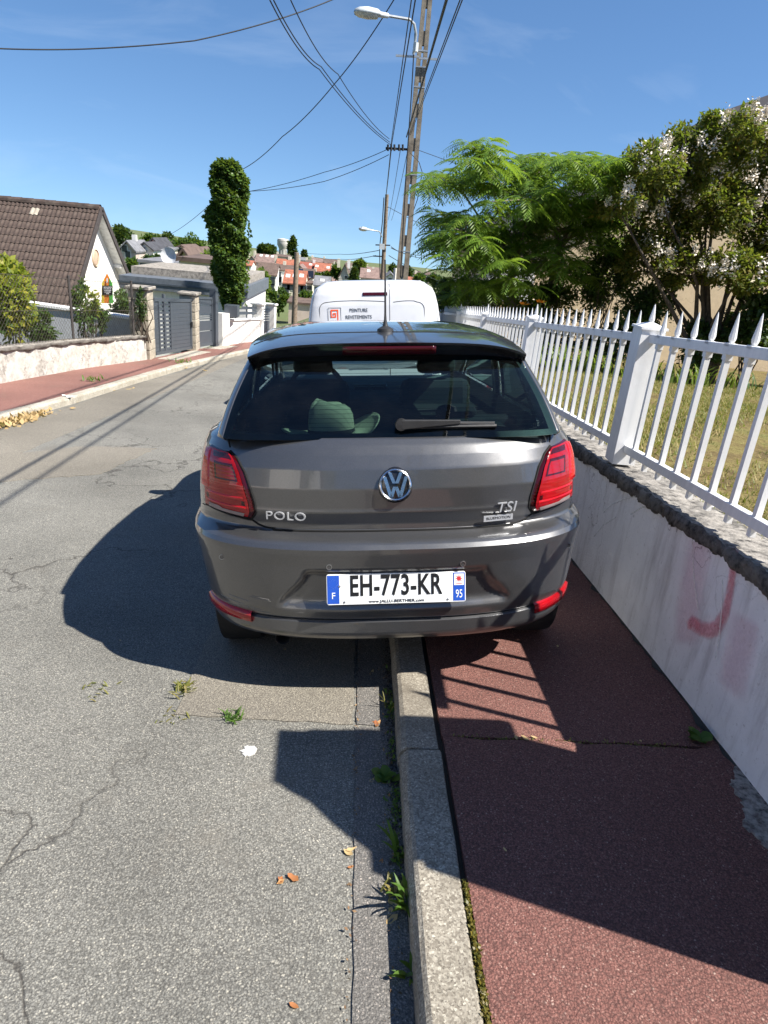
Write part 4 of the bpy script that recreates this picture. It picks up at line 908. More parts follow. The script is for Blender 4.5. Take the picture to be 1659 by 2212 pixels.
a0 = at(893, 118, 22.75); a1 = at(899, 75, 22.7); a2 = at(895, 52, 22.65); a3 = at(885, 42, 22.6); a4 = at(838, 34, 22.4)
sl = street_lamp('street_lamp', 'grey street lamp on a curved arm high on the concrete pole', a0, [a0, a1, a2, a3, a4], a4, at(765, 25, 22.1)-a4, float(np.linalg.norm(at(765, 24, 22.1)-a4)), 1.25)
build('ballast_box', MB().tube([at(897, 112, 22.62), at(899, 92, 22.62)], .075, 8), m_lampg, sl, smooth=True)
b2 = (at(826, 640, 44)[0], 44., G(.7, 44)+.1); top2 = at(836, 420, 44)
p2_ = thing('wooden_pole', 'weathered wooden utility pole beyond the concrete pole above the van roof', 'utility pole', b2)
build('pole_shaft', MB().tube([b2, (np.array(b2)+top2)/2, top2], [.15, .135, .11], 10), m_woodp, p2_, smooth=True)
build('junction_box', MB().box(at(825, 533, 43.8)-np.array([.15, .1, .15]), at(825, 533, 43.8)+np.array([.17, .05, .17])), m_lampg, p2_)
for y_, x0, x1 in ((529, 811, 843), (553, 806, 826)): build('cross_arm', MB().beam(at(x0, y_, 43.8), at(x1, y_+1, 43.8), .07, .07), m_cab, p2_)
s0 = at(825, 512, 43.8); s1 = at(820, 500, 43.7); s2 = at(797, 496, 43.4)
street_lamp('street_lamp', 'small far street lamp on the wooden pole above the van roof', s0, [s0, s1, s2], s2, at(776, 494, 43.)-s2, float(np.linalg.norm(at(776, 494, 43.)-s2)), 1.1)
b3 = np.array([-4.2, 40., G(-4.2, 40)]); t3 = at(641, 545, 40)
p3_ = thing('wooden_pole', 'plain brown wooden pole left of the white van', 'utility pole', b3); build('pole_shaft', MB().tube([b3, t3], [.17, .13], 10), m_woodp, p3_, smooth=True)

ncab = [0]
def cable(label, pts, r=.011, sag=0., n=26):
    P = [np.array(p, float) for p in pts]; out = []
    for a, b in zip(P[:-1], P[1:]):
        for k in range(n):
            t = k/n; p = a+(b-a)*t; p[2] -= sag*4*t*(1-t); out.append(p)
    out.append(P[-1]); m_ = np.mean(out, axis=0); o = build('overhead_cable', MB().tube(out, r, 5), m_cab, None, smooth='all'); tag(o, label, 'cable', 'overhead cables')
def ext(a, b, t): a = np.array(a); b = np.array(b); return a+(b-a)*t
h1 = at(845, 318, 22.8); 
# along the street, over the camera
cable('thick cable bundle from the pole cross arm up past the right of the lamp', [ext(h1+[.35, 0, .1], at(961, 0, 9.), 2.1), at(878, 296, 22.5)+[0, 0, .0]], .019)
cable('cable left of the paired wires at top right of the concrete pole', [ext(at(880, 300, 22.5), at(993, 0, 9.), 2.0), at(882, 296, 22.5)], .008)
cable('rightmost thin cable beside the concrete pole', [ext(at(884, 296, 22.5), at(998, 0, 9.), 2.0), at(886, 292, 22.5)], .008)
cable('cable running close along the left side of the concrete pole', [ext(h1, at(897, 0, 12.), 1.6), h1], .012)
cable('twin cable running left of the concrete pole down to the cross arm', [ext(h1, at(889, 5, 12.), 1.6), h1+[-.02, 0, .02]], .010)
q2 = at(833, 427, 43.9)
for i, (dx, l_) in enumerate(((0, 'cable bundle dropping from the cross arm to the wooden pole top'), (.28, 'middle thin cable from the cross arm towards the wooden pole'), (.50, 'right thin cable from the cross arm towards the wooden pole'))): cable(l_, [h1+[dx, 0, -.05], q2+[dx*.9, 0, -1.2*(i > 0)]], .022 if i == 0 else .010, .25)
cable('black cable hanging down the left of the wooden pole', [q2+[-.1, 0, 0], at(826, 480, 43.8), at(820, 535, 43.8), at(821, 600, 43.8)], .03)
cable('black cable running down the face of the concrete pole', [at(897, 60, 22.75), at(889, 200, 22.75), at(880, 330, 22.75), at(872, 470, 22.75), at(865, 600, 22.75)], .018)
# to the left, overhead
cable('lowest of three cables from top centre down to the cross arm', [at(583, 0, 11.), at(690, 150, 16.), at(843, 312, 22.8)], .010, .12)
cable('middle of three cables from top centre down to the cross arm', [at(591, 0, 11.), at(694, 144, 16.), at(842, 307, 22.8)], .010, .12)
cable('upper of three cables from top centre down to the cross arm', [at(628, 0, 11.), at(730, 160, 16.), at(841, 300, 22.8)], .009, .12)
cable('long cable crossing the sky from the lamp pole down left behind the ivy column', [at(858, -12, 24.), at(722, 182, 28.), at(610, 295, 34.), at(525, 365, 40.), at(450, 445, 52.), at(370, 505, 66.)], .018, .12)
cable('isolated cable sagging across the top left of the sky', [at(-40, 103, 16.), at(180, 106, 17.), at(420, 88, 18.), at(600, 42, 19.), at(735, -8, 20.)], .014, .02)
cable('upper of two cables from the cross arm to the ivy column', [at(838, 322, 22.8), at(700, 372, 25.), at(540, 413, 27.)], .010, .05)
cable('lower of two cables from the cross arm to the ivy column', [at(840, 334, 22.8), at(700, 392, 25.), at(542, 413, 27.)], .010, .05)
cable('thin cable from the concrete pole right into the feathery tree', [at(900, 323, 22.9), at(980, 352, 24.), at(1080, 385, 25)], .009)
cable('lower cable from the wooden pole passing behind the concrete pole to the right', [at(838, 447, 43.9), at(890, 475, 46.), at(985, 520, 50)], .016)
cable('loop of cable hanging right of the concrete pole above the tree', [at(886, 330, 22.9), at(905, 350, 22.9), at(912, 372, 22.9), at(902, 430, 22.9), at(886, 475, 22.9)], .012)
cable('far cable from the left to the wooden pole below its lamp', [at(655, 546, 120.), at(735, 549, 80.), at(818, 541, 44.)], .022, .1)
cable('far lower cable from the left to the wooden pole', [at(680, 556, 120.), at(740, 560, 80.), at(812, 552, 44.)], .022, .1)
cable('far upper cable from the wooden pole to the right behind the concrete pole', [at(845, 533, 44.), at(880, 548, 60.), at(1000, 560, 80.)], .022, .1)
cable('far middle cable from the wooden pole to the right behind the concrete pole', [at(845, 536, 44.), at(900, 556, 60.), at(1000, 563, 80.)], .022, .05)
cable('far lowest cable from the wooden pole to the right behind the concrete pole', [at(840, 552, 44.), at(900, 584, 60.), at(960, 612, 70.)], .022, .05)
# ------------------------------------------------------------------ left boundary: old wall, wire fence, gates
def lichenwall():
    t = NT('stained_lime_render'); c = t.ramp(t.noise(5, 8, .7), [(.3, (.42, .395, .345)), (.6, (.64, .615, .565))]); b = t.math('MULTIPLY', t.ramp(t.noise(3.2, 10, .78), [(.44, (0, 0, 0)), (.58, (1, 1, 1))]), t.ramp(t.noise(16, 6, .8), [(.40, (0, 0, 0)), (.62, (1, 1, 1))]))
    c = t.mix(t.math('MULTIPLY', b, .85), c, (.13, .115, .10)); c = t.mix(t.ramp(t.noise(1.1, 5, .6), [(.55, (0, 0, 0)), (.75, (.55, .55, .55))]), c, (.42, .36, .26)); t.bsdf(Base_Color=c, Roughness=.95, Specular_IOR_Level=.2, Normal=t.bump(t.noise(40, 8, .8), .8, .015)); return t.m
m_lwall = lichenwall()
m_lcope = M('old_grey_coping', (.30, .27, .23), .95, var=.4, vs_=10, bump=.9, bs=50, dirt=(.10, .09, .08), ds=6)
lw = thing('old_wall', 'low stained white rendered wall with broken coping on the left', 'wall', (LW(12), 12, G(LW(12), 12)+.1))
ya = np.arange(1., 14.62, .1); g = np.random.default_rng(2); jit = {}
rows = [[(LW(y)+.012*math.sin(y*2.3+z*4)+g.normal(0, .0012), y, G(LW(y), y)+.05+z) for y in ya] for z in np.linspace(0, .50, 6)]
mb = MB().grid(rows); mb.grid([rows[-1], [(LW(y)-.26, y, G(LW(y), y)+.55) for y in ya]]); mb.grid([[(LW(y)-.26, y, G(LW(y), y)-.6) for y in ya], [(LW(y)-.26, y, G(LW(y), y)+.55) for y in ya]])
build('wall_body', mb, m_lwall, lw, smooth='all')
coping(lw, LW, 1., 14.62, .605, -1, .27, 8, m_lcope, M('dark_coping_edge', (.13, .115, .10), .95, var=.5, bump=.9, bs=60), step=.05, over=.035, thick=.06)
# wire fence: posts and diamond mesh
m_wire = M('rusty_wire', (.10, .085, .07), .7, .4, bump=0); m_pst = M('rusty_post', (.055, .048, .045), .8, bump=.3)
wf = thing('wire_fence', 'thin chain link fence on rusty posts along the top of the old wall', 'fence', (LW(12)-.1, 12, G(LW(12), 12)+.6))
for y in (6.0, 8.0, 10.0, 12.25, 14.35): build('fence_post', MB().tube([(LW(y)-.12, y, G(LW(y), y)+.55), (LW(y)-.12, y, G(LW(y), y)+1.68)], .022, 6), m_pst, wf)
wv_, q_ = [], []
def strand(a, b, r=.0022):
    d = b-a; d = d/np.linalg.norm(d); u = np.array([0, 0, 1.]); s = np.cross(d, u); s /= np.linalg.norm(s)+1e-9; u2 = np.cross(s, d); o = len(wv_)
    for p in (a, b):
        for k in range(3): wv_.append(p+r*(s*math.cos(2.1*k)+u2*math.sin(2.1*k)))
    for k in range(3): q_.append((o+k, o+(k+1)%3, o+3+(k+1)%3, o+3+k))
def wp_(y, h): return np.array([LW(y)-.12, y, G(LW(y), y)+.60+h])
ST = .085; nh = 12; y = 6.
while y < 14.5:
    for j in range(nh):
        a = wp_(y, j*ST); b = wp_(y+ST*.5*(1), (j+.5)*ST); c_ = wp_(y, (j+1)*ST); d_ = wp_(y-ST*.5, (j+.5)*ST)
        strand(a, b); strand(b, c_); 
        strand(a, d_); strand(d_, c_)
    y += ST
npmesh('wire_mesh', np.array(wv_), q_, m_wire, wf, 'stuff')
wm = MB()
for h in (.02, .5, 1.02): wm.tube([wp_(y, h) for y in np.arange(6, 14.6, .5)], .004, 4)
build('tension_wire', wm, m_wire, wf)
# house-shaped estate agent's board tied to the mesh
es = thing('agency_board', 'orange and green house-shaped notice board with black text block on the wire fence', 'notice board', at(231, 655, 13.6))
def bp(px_, py_, d=0.): return at(px_, py_, 13.6-d)
m_or = M('board_orange', (.85, .25, .03), .5, bump=0, var=.05); m_ye = M('board_yellow', (.85, .62, .06), .5, bump=0, var=.05); m_gn = M('board_green', (.10, .45, .07), .5, bump=0, var=.05); m_bk = M('board_black', (.015, .015, .015), .5, bump=0); m_wh = M('board_white', (.8, .8, .78), .5, bump=0)
def poly3(name, pts, mat, d, parent, th=.004):
    P = [bp(x, y_, d) for x, y_ in pts]; Q = [p+np.array([0, th, 0]) for p in P]; n = len(P)
    return build(name, MB().add(P+Q, [tuple(range(n)), tuple(range(2*n-1, n-1, -1))]+[(i, (i+1)%n, n+(i+1)%n, n+i) for i in range(n)]), mat, parent)
bd = poly3('board', [(220, 613), (231, 590), (243, 613), (244, 655), (219, 655)], m_or, 0, es)
poly3('board_stripe', [(220, 613), (225, 601), (225, 655), (219, 655)], m_ye, .006, bd); poly3('board_stripe', [(236, 600), (243, 613), (244, 655), (236, 655)], m_gn, .006, bd)
poly3('text_block', [(221, 617), (243, 617), (243, 637), (221, 637)], m_bk, .012, bd)
for y_, a, b in ((619.5, 224, 241), (623, 224, 240), (626.5, 225, 240), (630, 226, 239), (633.5, 229, 235)): poly3('text_line', [(a, y_), (b, y_), (b, y_+1.8), (a, y_+1.8)], m_wh, .018, bd, .001)
poly3('board_figure', [(230, 601), (233, 601), (233, 611), (230, 611)], m_wh, .018, bd, .001)
# grey retaining wall along the driveway with white coping
m_grw = rendermat('grey_render', (.50, .51, .53), (.38, .39, .41), (.16, .16, .17), .5); m_wc = M('white_coping', (.80, .79, .76), .7, bump=.1)
rwl = thing('retaining_wall', 'grey rendered retaining wall with white coping in the garden below the brown roof', 'wall', (-8.5, 15.2, T(-8.5, 15.2)))
build('wall_body', MB().hexa([(-13.5, 15.1, -3.2), (-4.95, 15.1, -3.2), (-4.95, 15.3, -3.2), (-13.5, 15.3, -3.2), (-13.5, 15.1, .02-.11), (-4.95, 15.1, -.585), (-4.95, 15.3, -.585), (-13.5, 15.3, -.09)]), m_grw, rwl)
build('coping', MB().hexa([(-13.5, 15.05, -.088), (-4.93, 15.05, -.583), (-4.93, 15.35, -.583), (-13.5, 15.35, -.088), (-13.5, 15.05, -.03), (-4.93, 15.05, -.535), (-4.93, 15.35, -.535), (-13.5, 15.35, -.03)]), m_wc, rwl)

# block pillars
m_blk = M('sandstone_block', (.42, .37, .29), .92, var=.25, vs_=7, bump=.5, bs=40, dirt=(.20, .17, .13), ds=5); m_mort = M('mortar', (.20, .18, .15), .95)
def block_pillar(label, x, y, h, w=.40):
    z0 = G(x, y)+.1; t_ = thing('block_pillar', label, 'pillar', (x, y, z0))
    build('pillar_core', MB().box((x-w/2+.012, y-w/2+.012, z0-.2), (x+w/2-.012, y+w/2-.012, z0+h-.06)), m_mort, t_)
    n = 7; bh = (h-.07)/n; r_ = random.Random(int(y*10))
    for k in range(n):
        za, zb_ = z0+k*bh+.006, z0+(k+1)*bh-.006; e = r_.uniform(-.004, .006)
        if k % 2: 
            m_ = x+r_.uniform(-.05, .05)
            build('block', MB().box((x-w/2-e, y-w/2-e, za), (m_-.005, y+w/2+e, zb_)), m_blk, t_, bev=.008); build('block', MB().box((m_+.005, y-w/2-e, za), (x+w/2+e, y+w/2+e, zb_)), m_blk, t_, bev=.008)
        else: build('block', MB().box((x-w/2-e, y-w/2-e, za), (x+w/2+e, y+w/2+e, zb_)), m_blk, t_, bev=.008)
    build('pillar_cap', MB().box((x-w/2-.05, y-w/2-.05, z0+h-.06), (x+w/2+.05, y+w/2+.05, z0+h)), m_lcope, t_, bev=.012); return t_
block_pillar('weathered block pillar between the old wall and the wide grey gate', -4.78, 14.85, 1.50)
block_pillar('weathered block pillar between the two grey gates', -4.56, 17.95, 1.44)
m_gate = M('charcoal_aluminium', (.075, .088, .105), .42, .2, var=.08, bump=0)
def gate_frame(t_, x0, y0, x1, y1, h0, h1, hb=.05):
    pass
def gp_(x0, y0, x1, y1, s, h, off=0.):
    x = x0+(x1-x0)*s; y = y0+(y1-y0)*s; d = np.array([y1-y0, -(x1-x0), 0]); d = d/np.linalg.norm(d); return np.array([x, y, G(x, y)+.1+h])+d*off
def gbar(A, s0, s1, ha, hb, o0, o1):
    return MB().hexa([gp_(*A, s, h, o) for h in (ha, hb) for s, o in ((s0, o1), (s1, o1), (s1, o0), (s0, o0))])
A = (-4.64, 15.1, -4.46, 17.68)
wg = thing('driveway_gate', 'wide charcoal sliding gate with a ladder of open slots between the block pillars', 'gate', gp_(*A, .5, 0))
fr = MB()
for s0, s1, a, b in ((0, .035, .05, 1.28), (.965, 1, .05, 1.24), (0, 1, 1.20, 1.27), (0, 1, .05, .12)):
    f_ = gbar(A, s0, s1, a, b, -.02, .03); fr.add(f_.v, f_.f)
build('gate_frame', fr, m_gate, wg)
for k in range(12): build('gate_board', gbar(A, .43, .965, .125+k*.0895, .125+k*.0895+.085, -.012, .012), m_gate, wg)
for k in range(12): build('gate_board', gbar(A, .035, .13, .125+k*.0895, .125+k*.0895+.085, -.012, .012), m_gate, wg)
for s0, s1 in ((.13, .15), (.255, .295), (.41, .43)): build('gate_stile', gbar(A, s0, s1, .10, 1.36 if s0 == .255 else 1.2, -.018, .028), m_gate, wg)
for k in range(12):
    for s0, s1 in ((.15, .255), (.295, .41)): build('gate_slat', gbar(A, s0, s1, .125+k*.0895, .125+k*.0895+.05, -.01, .014), m_gate, wg)
build('gate_handle', gbar(A, .955, .985, .60, .72, .03, .06), m_cab, wg)
B = (-4.45, 18.32, -4.33, 19.5)
pg = thing('pedestrian_gate', 'narrow charcoal gate with three white slots right of the block pillars', 'gate', gp_(*B, .5, 0))
f_ = MB()
for s0, s1, a, b in ((0, .06, .05, 1.34), (.94, 1, .05, 1.34), (0, 1, 1.28, 1.34), (0, 1, .05, .12)): q = gbar(B, s0, s1, a, b, -.02, .03); f_.add(q.v, q.f)
build('gate_frame', f_, m_gate, pg)
for a, b in ((.12, .44), (.46, .72), (.90, 1.12), (1.135, 1.28)): build('gate_board', gbar(B, .06, .94, a, b, -.012, .012), m_gate, pg)
for a in (.755, .805, .855): build('gate_slat', gbar(B, .06, .94, a, a+.03, -.012, .012), m_gate, pg)
build('gate_post', gbar(B, 1.04, 1.22, 0, 1.56, -.09, .09), m_gate, pg, bev=.006)
# white low wall with charcoal rails further down, and its gate
m_ww = rendermat('fresh_white_render', (.80, .78, .73), (.74, .72, .67), (.55, .50, .44), .25)
WL = (-4.28, 20.0, -3.74, 23.6)
ww = thing('white_wall', 'low clean white wall with dark rails beyond the pedestrian gate', 'wall', gp_(*WL, .5, 0))
build('wall_body', gbar(WL, .16, 1, -.2, .70, -.1, .1), m_ww, ww); build('wall_pier', gbar(WL, 0, .16, -.2, .92, -.14, .14), m_ww, ww); build('coping', gbar(WL, .16, 1, .702, .75, -.14, .14), m_wc, ww)
for h in (.86, 1.02): build('rail', gbar(WL, .17, .99, h, h+.09, -.015, .015), m_gate, ww)
for s in (.40, .70): build('rail_post', gbar(WL, s, s+.015, .752, 1.16, -.02, .02), m_gate, ww)
WG = (-3.70, 23.95, -3.55, 25.2)
g3 = thing('white_pier', 'round-capped white pier left of the far narrow gate', 'pillar', gp_(*WG, 0, 0)); build('pier_shaft', gbar(WG, -.28, -.06, -.2, 1.16, -.17, .17), m_ww, g3); build('pier_cap', gbar(WG, -.34, 0., 1.162, 1.25, -.22, .22), m_wc, g3, bev=.03)
g4 = thing('white_pier', 'white pier right of the far narrow gate', 'pillar', gp_(*WG, 1, 0)); build('pier_shaft', gbar(WG, 1.03, 1.28, -.2, 1.16, -.17, .17), m_ww, g4); build('pier_cap', gbar(WG, .98, 1.34, 1.162, 1.24, -.22, .22), m_wc, g4, bev=.03)
g5 = thing('far_gate', 'narrow charcoal gate between white piers beyond the white wall', 'gate', gp_(*WG, .5, 0))
for k in range(5): build('gate_board', gbar(WG, -.04, 1.0, .08+k*.11, .08+k*.11+.105, -.012, .012), m_gate, g5)
for k in range(5): build('gate_slat', gbar(WG, -.04, 1.0, .66+k*.085, .66+k*.085+.05, -.012, .012), m_gate, g5)
wbx = thing('planter_box', 'dark box on the white pier below the ivy column', 'planter', at(492, 668, 20.6)); build('planter_body', MB().box(at(484, 684, 20.55)+[0, 0, 0], at(513, 661, 20.55)+[0, .35, 0]), m_gate, wbx, bev=.01)

# ------------------------------------------------------------------ brown-roofed house on the left
m_wallw = rendermat('house_white_render', (.82, .80, .75), (.76, .73, .68), (.55, .50, .44), .2)
m_tile = M('brown_concrete_tile', (.068, .046, .037), .9, var=.4, vs_=2.6, bump=.5, bs=45, dirt=(.12, .10, .08), ds=2.5); m_tiled = M('dark_verge', (.055, .045, .042), .85)
XG, YN, YF, YM, ZEV, ZR = -10.02, 24., 30.3, 27.15, -1.47, 1.62
hs = thing('gable_house', 'white gabled house with steep brown tiled roof on the left', 'house', (-13, 27, T(-13, 27)))
XL = -22.
def rz_(y): return ZR-(ZR-ZEV)*abs(y-YM)/(YM-YN)
build('gable_wall', MB().add([(XG-.35, YN+.3, -5), (XG-.35, YF-.3, -5), (XG-.35, YF-.3, rz_(YF-.3)), (XG-.35, YM, ZR-.12), (XG-.35, YN+.3, rz_(YN+.3))], [(0, 1, 2, 3, 4)]), m_wallw, hs)
build('side_wall', MB().box((XL, YN+.35, -5), (XG-.37, YN+.55, ZEV+.15)), m_wallw, hs)
sl_ = MB(); N_ = 8
for ya_, yb_ in ((YN-.25, YM), (YF+.25, YM)):
    P = [(XL, ya_, rz_(ya_)), (XG-.02, ya_, rz_(ya_)), (XG-.02, yb_, ZR), (XL, yb_, ZR)]; sl_.hexa([(x, y, z-.16) for x, y, z in P]+[(x, y, z-.03) for x, y, z in P])
rf = build('roof', sl_, m_tiled, hs)
# individual tiles on the slope in view
TWd, TL = .30, .345; slope_len = math.hypot(YM-YN+.25, rz_(YM)-rz_(YN-.25)); nrow = int(slope_len/TL)+1
ang = math.atan2(rz_(YM)-rz_(YN-.25), YM-YN+.25)
tm = MB(); prof = [(0, 0), (.03, .028), (.075, .034), (.12, .006), (.15, 0), (.18, .028), (.225, .034), (.27, .006), (.302, .0)]
rowa = [(a, 0, b+.030) for a, b in prof]; rowb = [(a, TL*1.12, b+.006) for a, b in prof]; rowc = [(a, .004, b-.008) for a, b in prof]
tm.grid([rowc, rowa, rowb]); me_t = mesh_local('tile', tm); me_t.materials.append(m_tile); me_t.polygons.foreach_set('use_smooth', [False]*len(me_t.polygons))
rt = random.Random(3); ncol = 19
m_pale = M('pale_tile', (.34, .30, .24), .9)
me_tp = me_t.copy(); me_tp.materials[0] = m_pale
for i in range(nrow):
    for j in range(ncol):
        s = i*TL; y = YN-.27+s*math.cos(ang); z = rz_(YN-.25)-.03+s*math.sin(ang)
        if y > YM-.1: continue
        o = bpy.data.objects.new('tile', me_tp if rt.random() < .012 else me_t); C.objects.link(o); o.parent = rf
        o.location = (XG-.02-TWd*(j+1)+13+rt.uniform(-.004, .004), y-27, z-T(-13, 27)+rt.uniform(-.003, .004)); o.rotation_euler = (ang+rt.uniform(-.012, .012), rt.uniform(-.006, .006), rt.uniform(-.008, .008))
for k in range(18):
    x = XG-.02-.40*k; build('ridge_tile', MB().grid([[(x-a, YM+.15*math.cos(b), ZR-.06+.16*math.sin(b)+(.012 if a == 0 else 0)) for b in np.linspace(0, math.pi, 7)] for a in (0, .41)]), m_tile, rf)
vg = MB()
for ya_ in (YN-.27, YF+.27): vg.beam((XG+.03, ya_, rz_(ya_)-.06), (XG+.03, YM, ZR-.04), .05, .20)
build('verge_board', vg, m_tiled, hs)
so = MB(); so.add([(XG-.34, YF+.2, rz_(YF+.2)-.18), (XG, YF+.2, rz_(YF+.2)-.18), (XG, YM, ZR-.18), (XG-.34, YM, ZR-.18)], [(0, 1, 2, 3)]); so.add([(XG-.34, YN-.2, rz_(YN-.2)-.18), (XG, YN-.2, rz_(YN-.2)-.18), (XG, YM, ZR-.18), (XG-.34, YM, ZR-.18)], [(0, 1, 2, 3)])
build('soffit', so, m_wc, hs)
build('gutter', MB().tube([(XL, YN-.30, ZEV-.22), (XG, YN-.30, ZEV-.22)], .065, 8), m_wc, hs, smooth=True)
pq = at(212, 558, 27.1); build('round_plaque', MB().lathe([(.001, .05), (.20, .045), (.27, .02), (.30, .06), (.33, .03), (.33, 0)], (XG-.35, 27.15, pq[2]), 'x', 28), M('terracotta_plaque', (.50, .36, .25), .8, bump=.4), hs, smooth=30)
build('wall_lamp', MB().box((XG-.34, 29.0, -.55), (XG-.05, 29.25, -.42)), m_wc, hs)
# flat-roofed garage building behind the gates
ga = thing('garage_building', 'low flat-roofed white garage with charcoal fascia behind the gates', 'building', (-6.6, 27, T(-6.6, 27)))
q0 = at(283, 597, 26.); q1 = at(520, 624, 26.)
build('wall', MB().box((-8.9, 26.12, -5), (-4.55, 31, -1.0)), m_wallw, ga); build('fascia', MB().box((-9.1, 25.9, -1.0), (-4.45, 31.2, -.56)), M('fascia_grey', (.12, .135, .155), .5), ga, bev=.01); build('fascia_trim', MB().box((-9.12, 25.87, -.80), (-4.43, 25.898, -.74)), m_gate, ga)
build('parapet', MB().box((-9.0, 27.0, -.555), (-4.6, 31.0, -.29)), m_lcope, ga)
sn = thing('satellite_dish', 'white satellite dish on the roof behind the garage', 'satellite dish', at(362, 575, 34)); dc = at(362, 553, 34)
dm = []
for r_, d_ in ((.01, .11), (.14, .09), (.28, .045), (.36, 0)): dm.append([dc+np.array([r_*math.cos(a), .15+d_, r_*math.sin(a)*1.08]) for a in np.linspace(0, 2*math.pi, 25)[:-1]])
build('dish', MB().grid(dm, close=True), M('dish_white', (.72, .73, .74), .5, bump=0), sn, smooth='all'); build('mast', MB().tube([dc+[0, .3, 0], dc+[0, .35, -.6]], .03, 6), m_galv, sn)
# ------------------------------------------------------------------ the town on the far hillside
WALLC = {'cream': (.66, .60, .47), 'white': (.74, .72, .68), 'grey': (.42, .40, .37), 'pink': (.52, .42, .36)}
ROOFC = {'brown': (.115, .078, .062), 'orange': (.30, .105, .062), 'red': (.25, .075, .05), 'grey': (.17, .17, .18), 'pinkbrown': (.20, .135, .115), 'dark': (.055, .055, .062)}
def wm_(k): return M('far_wall_'+k, WALLC[k], .9, var=.12, vs_=.8, bump=0)
def rm_(k): return M('far_roof_'+k, ROOFC[k], .9, var=.3, vs_=1.2, bump=.3, bs=6)
m_pane = M('far_window_glass', (.035, .045, .06), .2, bump=0); m_fr = M('far_window_frame', (.70, .68, .64), .6, bump=0)
def far_house(label, x0, x1, yr, ye, yb, Y, mode='r', roof='brown', wall='cream', wins=(), chim=(), sky=(), group=None, cat='house', d=9.):
    """x0..x1 left/right, yr ridge, ye eaves, yb foot of the wall in view; mode r = roof slope in view, g = gable in view"""
    a = at(x0, ye, Y); b = at(x1, ye, Y); xa, xb = a[0], b[0]; xm = (x0+x1)/2; zev = at(xm, ye, Y)[2]; zr = at(xm, yr, Y+(d/2 if mode == 'r' else 0))[2]; zf = at(xm, yb, Y)[2]
    base = min(zf-2., T((xa+xb)/2, Y)-.5); t_ = thing('house', label, cat, ((xa+xb)/2, Y+d/2, base), group)
    build('wall', MB().box((xa+.25, Y+.25, base), (xb-.25, Y+d-.25, zev)), wm_(wall), t_)
    r_ = MB(); th = .22
    if mode == 'r':
        ym = Y+d/2
        for e in (Y, Y+d): P = [(xa, e, zev), (xb, e, zev), (xb, ym, zr), (xa, ym, zr)]; r_.hexa([(x, y, z-.02) for x, y, z in P]+[(x, y, z+th) for x, y, z in P])
        g_ = MB()
        for x in (xa+.25, xb-.25): g_.add([(x, Y+.3, zev-.05), (x, Y+d-.3, zev-.05), (x, ym, zr-.05)], [(0, 1, 2)])
    else:
        xm_ = (xa+xb)/2
        for e in (xa, xb): P = [(e, Y-.3, zev), (e, Y+d, zev), (xm_, Y+d, zr), (xm_, Y-.3, zr)]; r_.hexa([(x, y, z-.02) for x, y, z in P]+[(x, y, z+th) for x, y, z in P])
        g_ = MB().add([(xa+.25, Y+.25, zev-.05), (xb-.25, Y+.25, zev-.05), (xm_, Y+.25, zr-.05)], [(0, 1, 2)])
    ro = build('roof', r_, rm_(roof), t_); build('gable', g_, wm_(wall), t_)
    for (wx, wy, ww_, wh) in wins:
        c = at(wx, wy, Y+.25); f_ = build('window', MB().box((c[0]-ww_/2-.12, Y+.16, c[2]-wh/2-.12), (c[0]+ww_/2+.12, Y+.249, c[2]+wh/2+.12)), m_fr, t_); build('pane', MB().box((c[0]-ww_/2, Y+.13, c[2]-wh/2), (c[0]+ww_/2, Y+.159, c[2]+wh/2)), m_pane, f_)
    for (wx, f) in chim: c = at(wx, yr, Y+d*.5); build('chimney', MB().box((c[0]-.35, Y+d*.5-.35, zr-1.2), (c[0]+.35, Y+d*.5+.35, zr+1.0)), wm_(f), ro)
    for (sx, f) in sky:
        yk = Y+d/2*(1-f); zk = zev+(zr-zev)*(1-f); c = at(sx, ye, Y+d/4); dz = (zr-zev)/(d/2)
        build('skylight', MB().hexa([(c[0]-.45, yk-.5, zk-.5*dz+th-.02), (c[0]+.45, yk-.5, zk-.5*dz+th-.02), (c[0]+.45, yk+.5, zk+.5*dz+th-.02), (c[0]-.45, yk+.5, zk+.5*dz+th-.02), (c[0]-.45, yk-.5, zk-.5*dz+th+.12), (c[0]+.45, yk-.5, zk-.5*dz+th+.12), (c[0]+.45, yk+.5, zk+.5*dz+th+.12), (c[0]-.45, yk+.5, zk+.5*dz+th+.12)]), m_fr, ro)
    return t_
Z3 = lambda zx: (1000+zx/2.37)*.5486
Z3y = lambda zy: (900+zy/2.37)*.5486
def H3(label, x0, x1, yr, ye, yb, Y, mode='r', roof='brown', wall='cream', wins=(), chim=(), sky=(), **k):
    return far_house(label, Z3(x0), Z3(x1), Z3y(yr), Z3y(ye), Z3y(yb), Y, mode, roof, wall, [(Z3(a), Z3y(b), c, d) for a, b, c, d in wins], [(Z3(a), f) for a, f in chim], [(Z3(a), f) for a, f in sky], **k)
H3('far house with orange roof, three skylights and cream wall left of the wooden pole', 265, 480, 395, 522, 610, 150, 'r', 'orange', 'cream', [(300, 540, 1.6, 1.2), (345, 545, 1.6, 1.2), (432, 560, 1.2, 1.8), (460, 562, 1.2, 1.8), (300, 590, 1.2, 1.4)], (), [(315, .5), (378, .45), (440, .4)])
H3('small cream far house right of the orange-roofed house with skylights', 478, 548, 500, 518, 620, 152, 'r', 'brown', 'cream', [(515, 552, 1., .8)])
H3('far house with grey slate roof and cream wall behind the van roof edge', 548, 706, 450, 540, 660, 145, 'r', 'grey', 'cream', [(592, 570, 1.2, .9)], (), [(635, .5)])
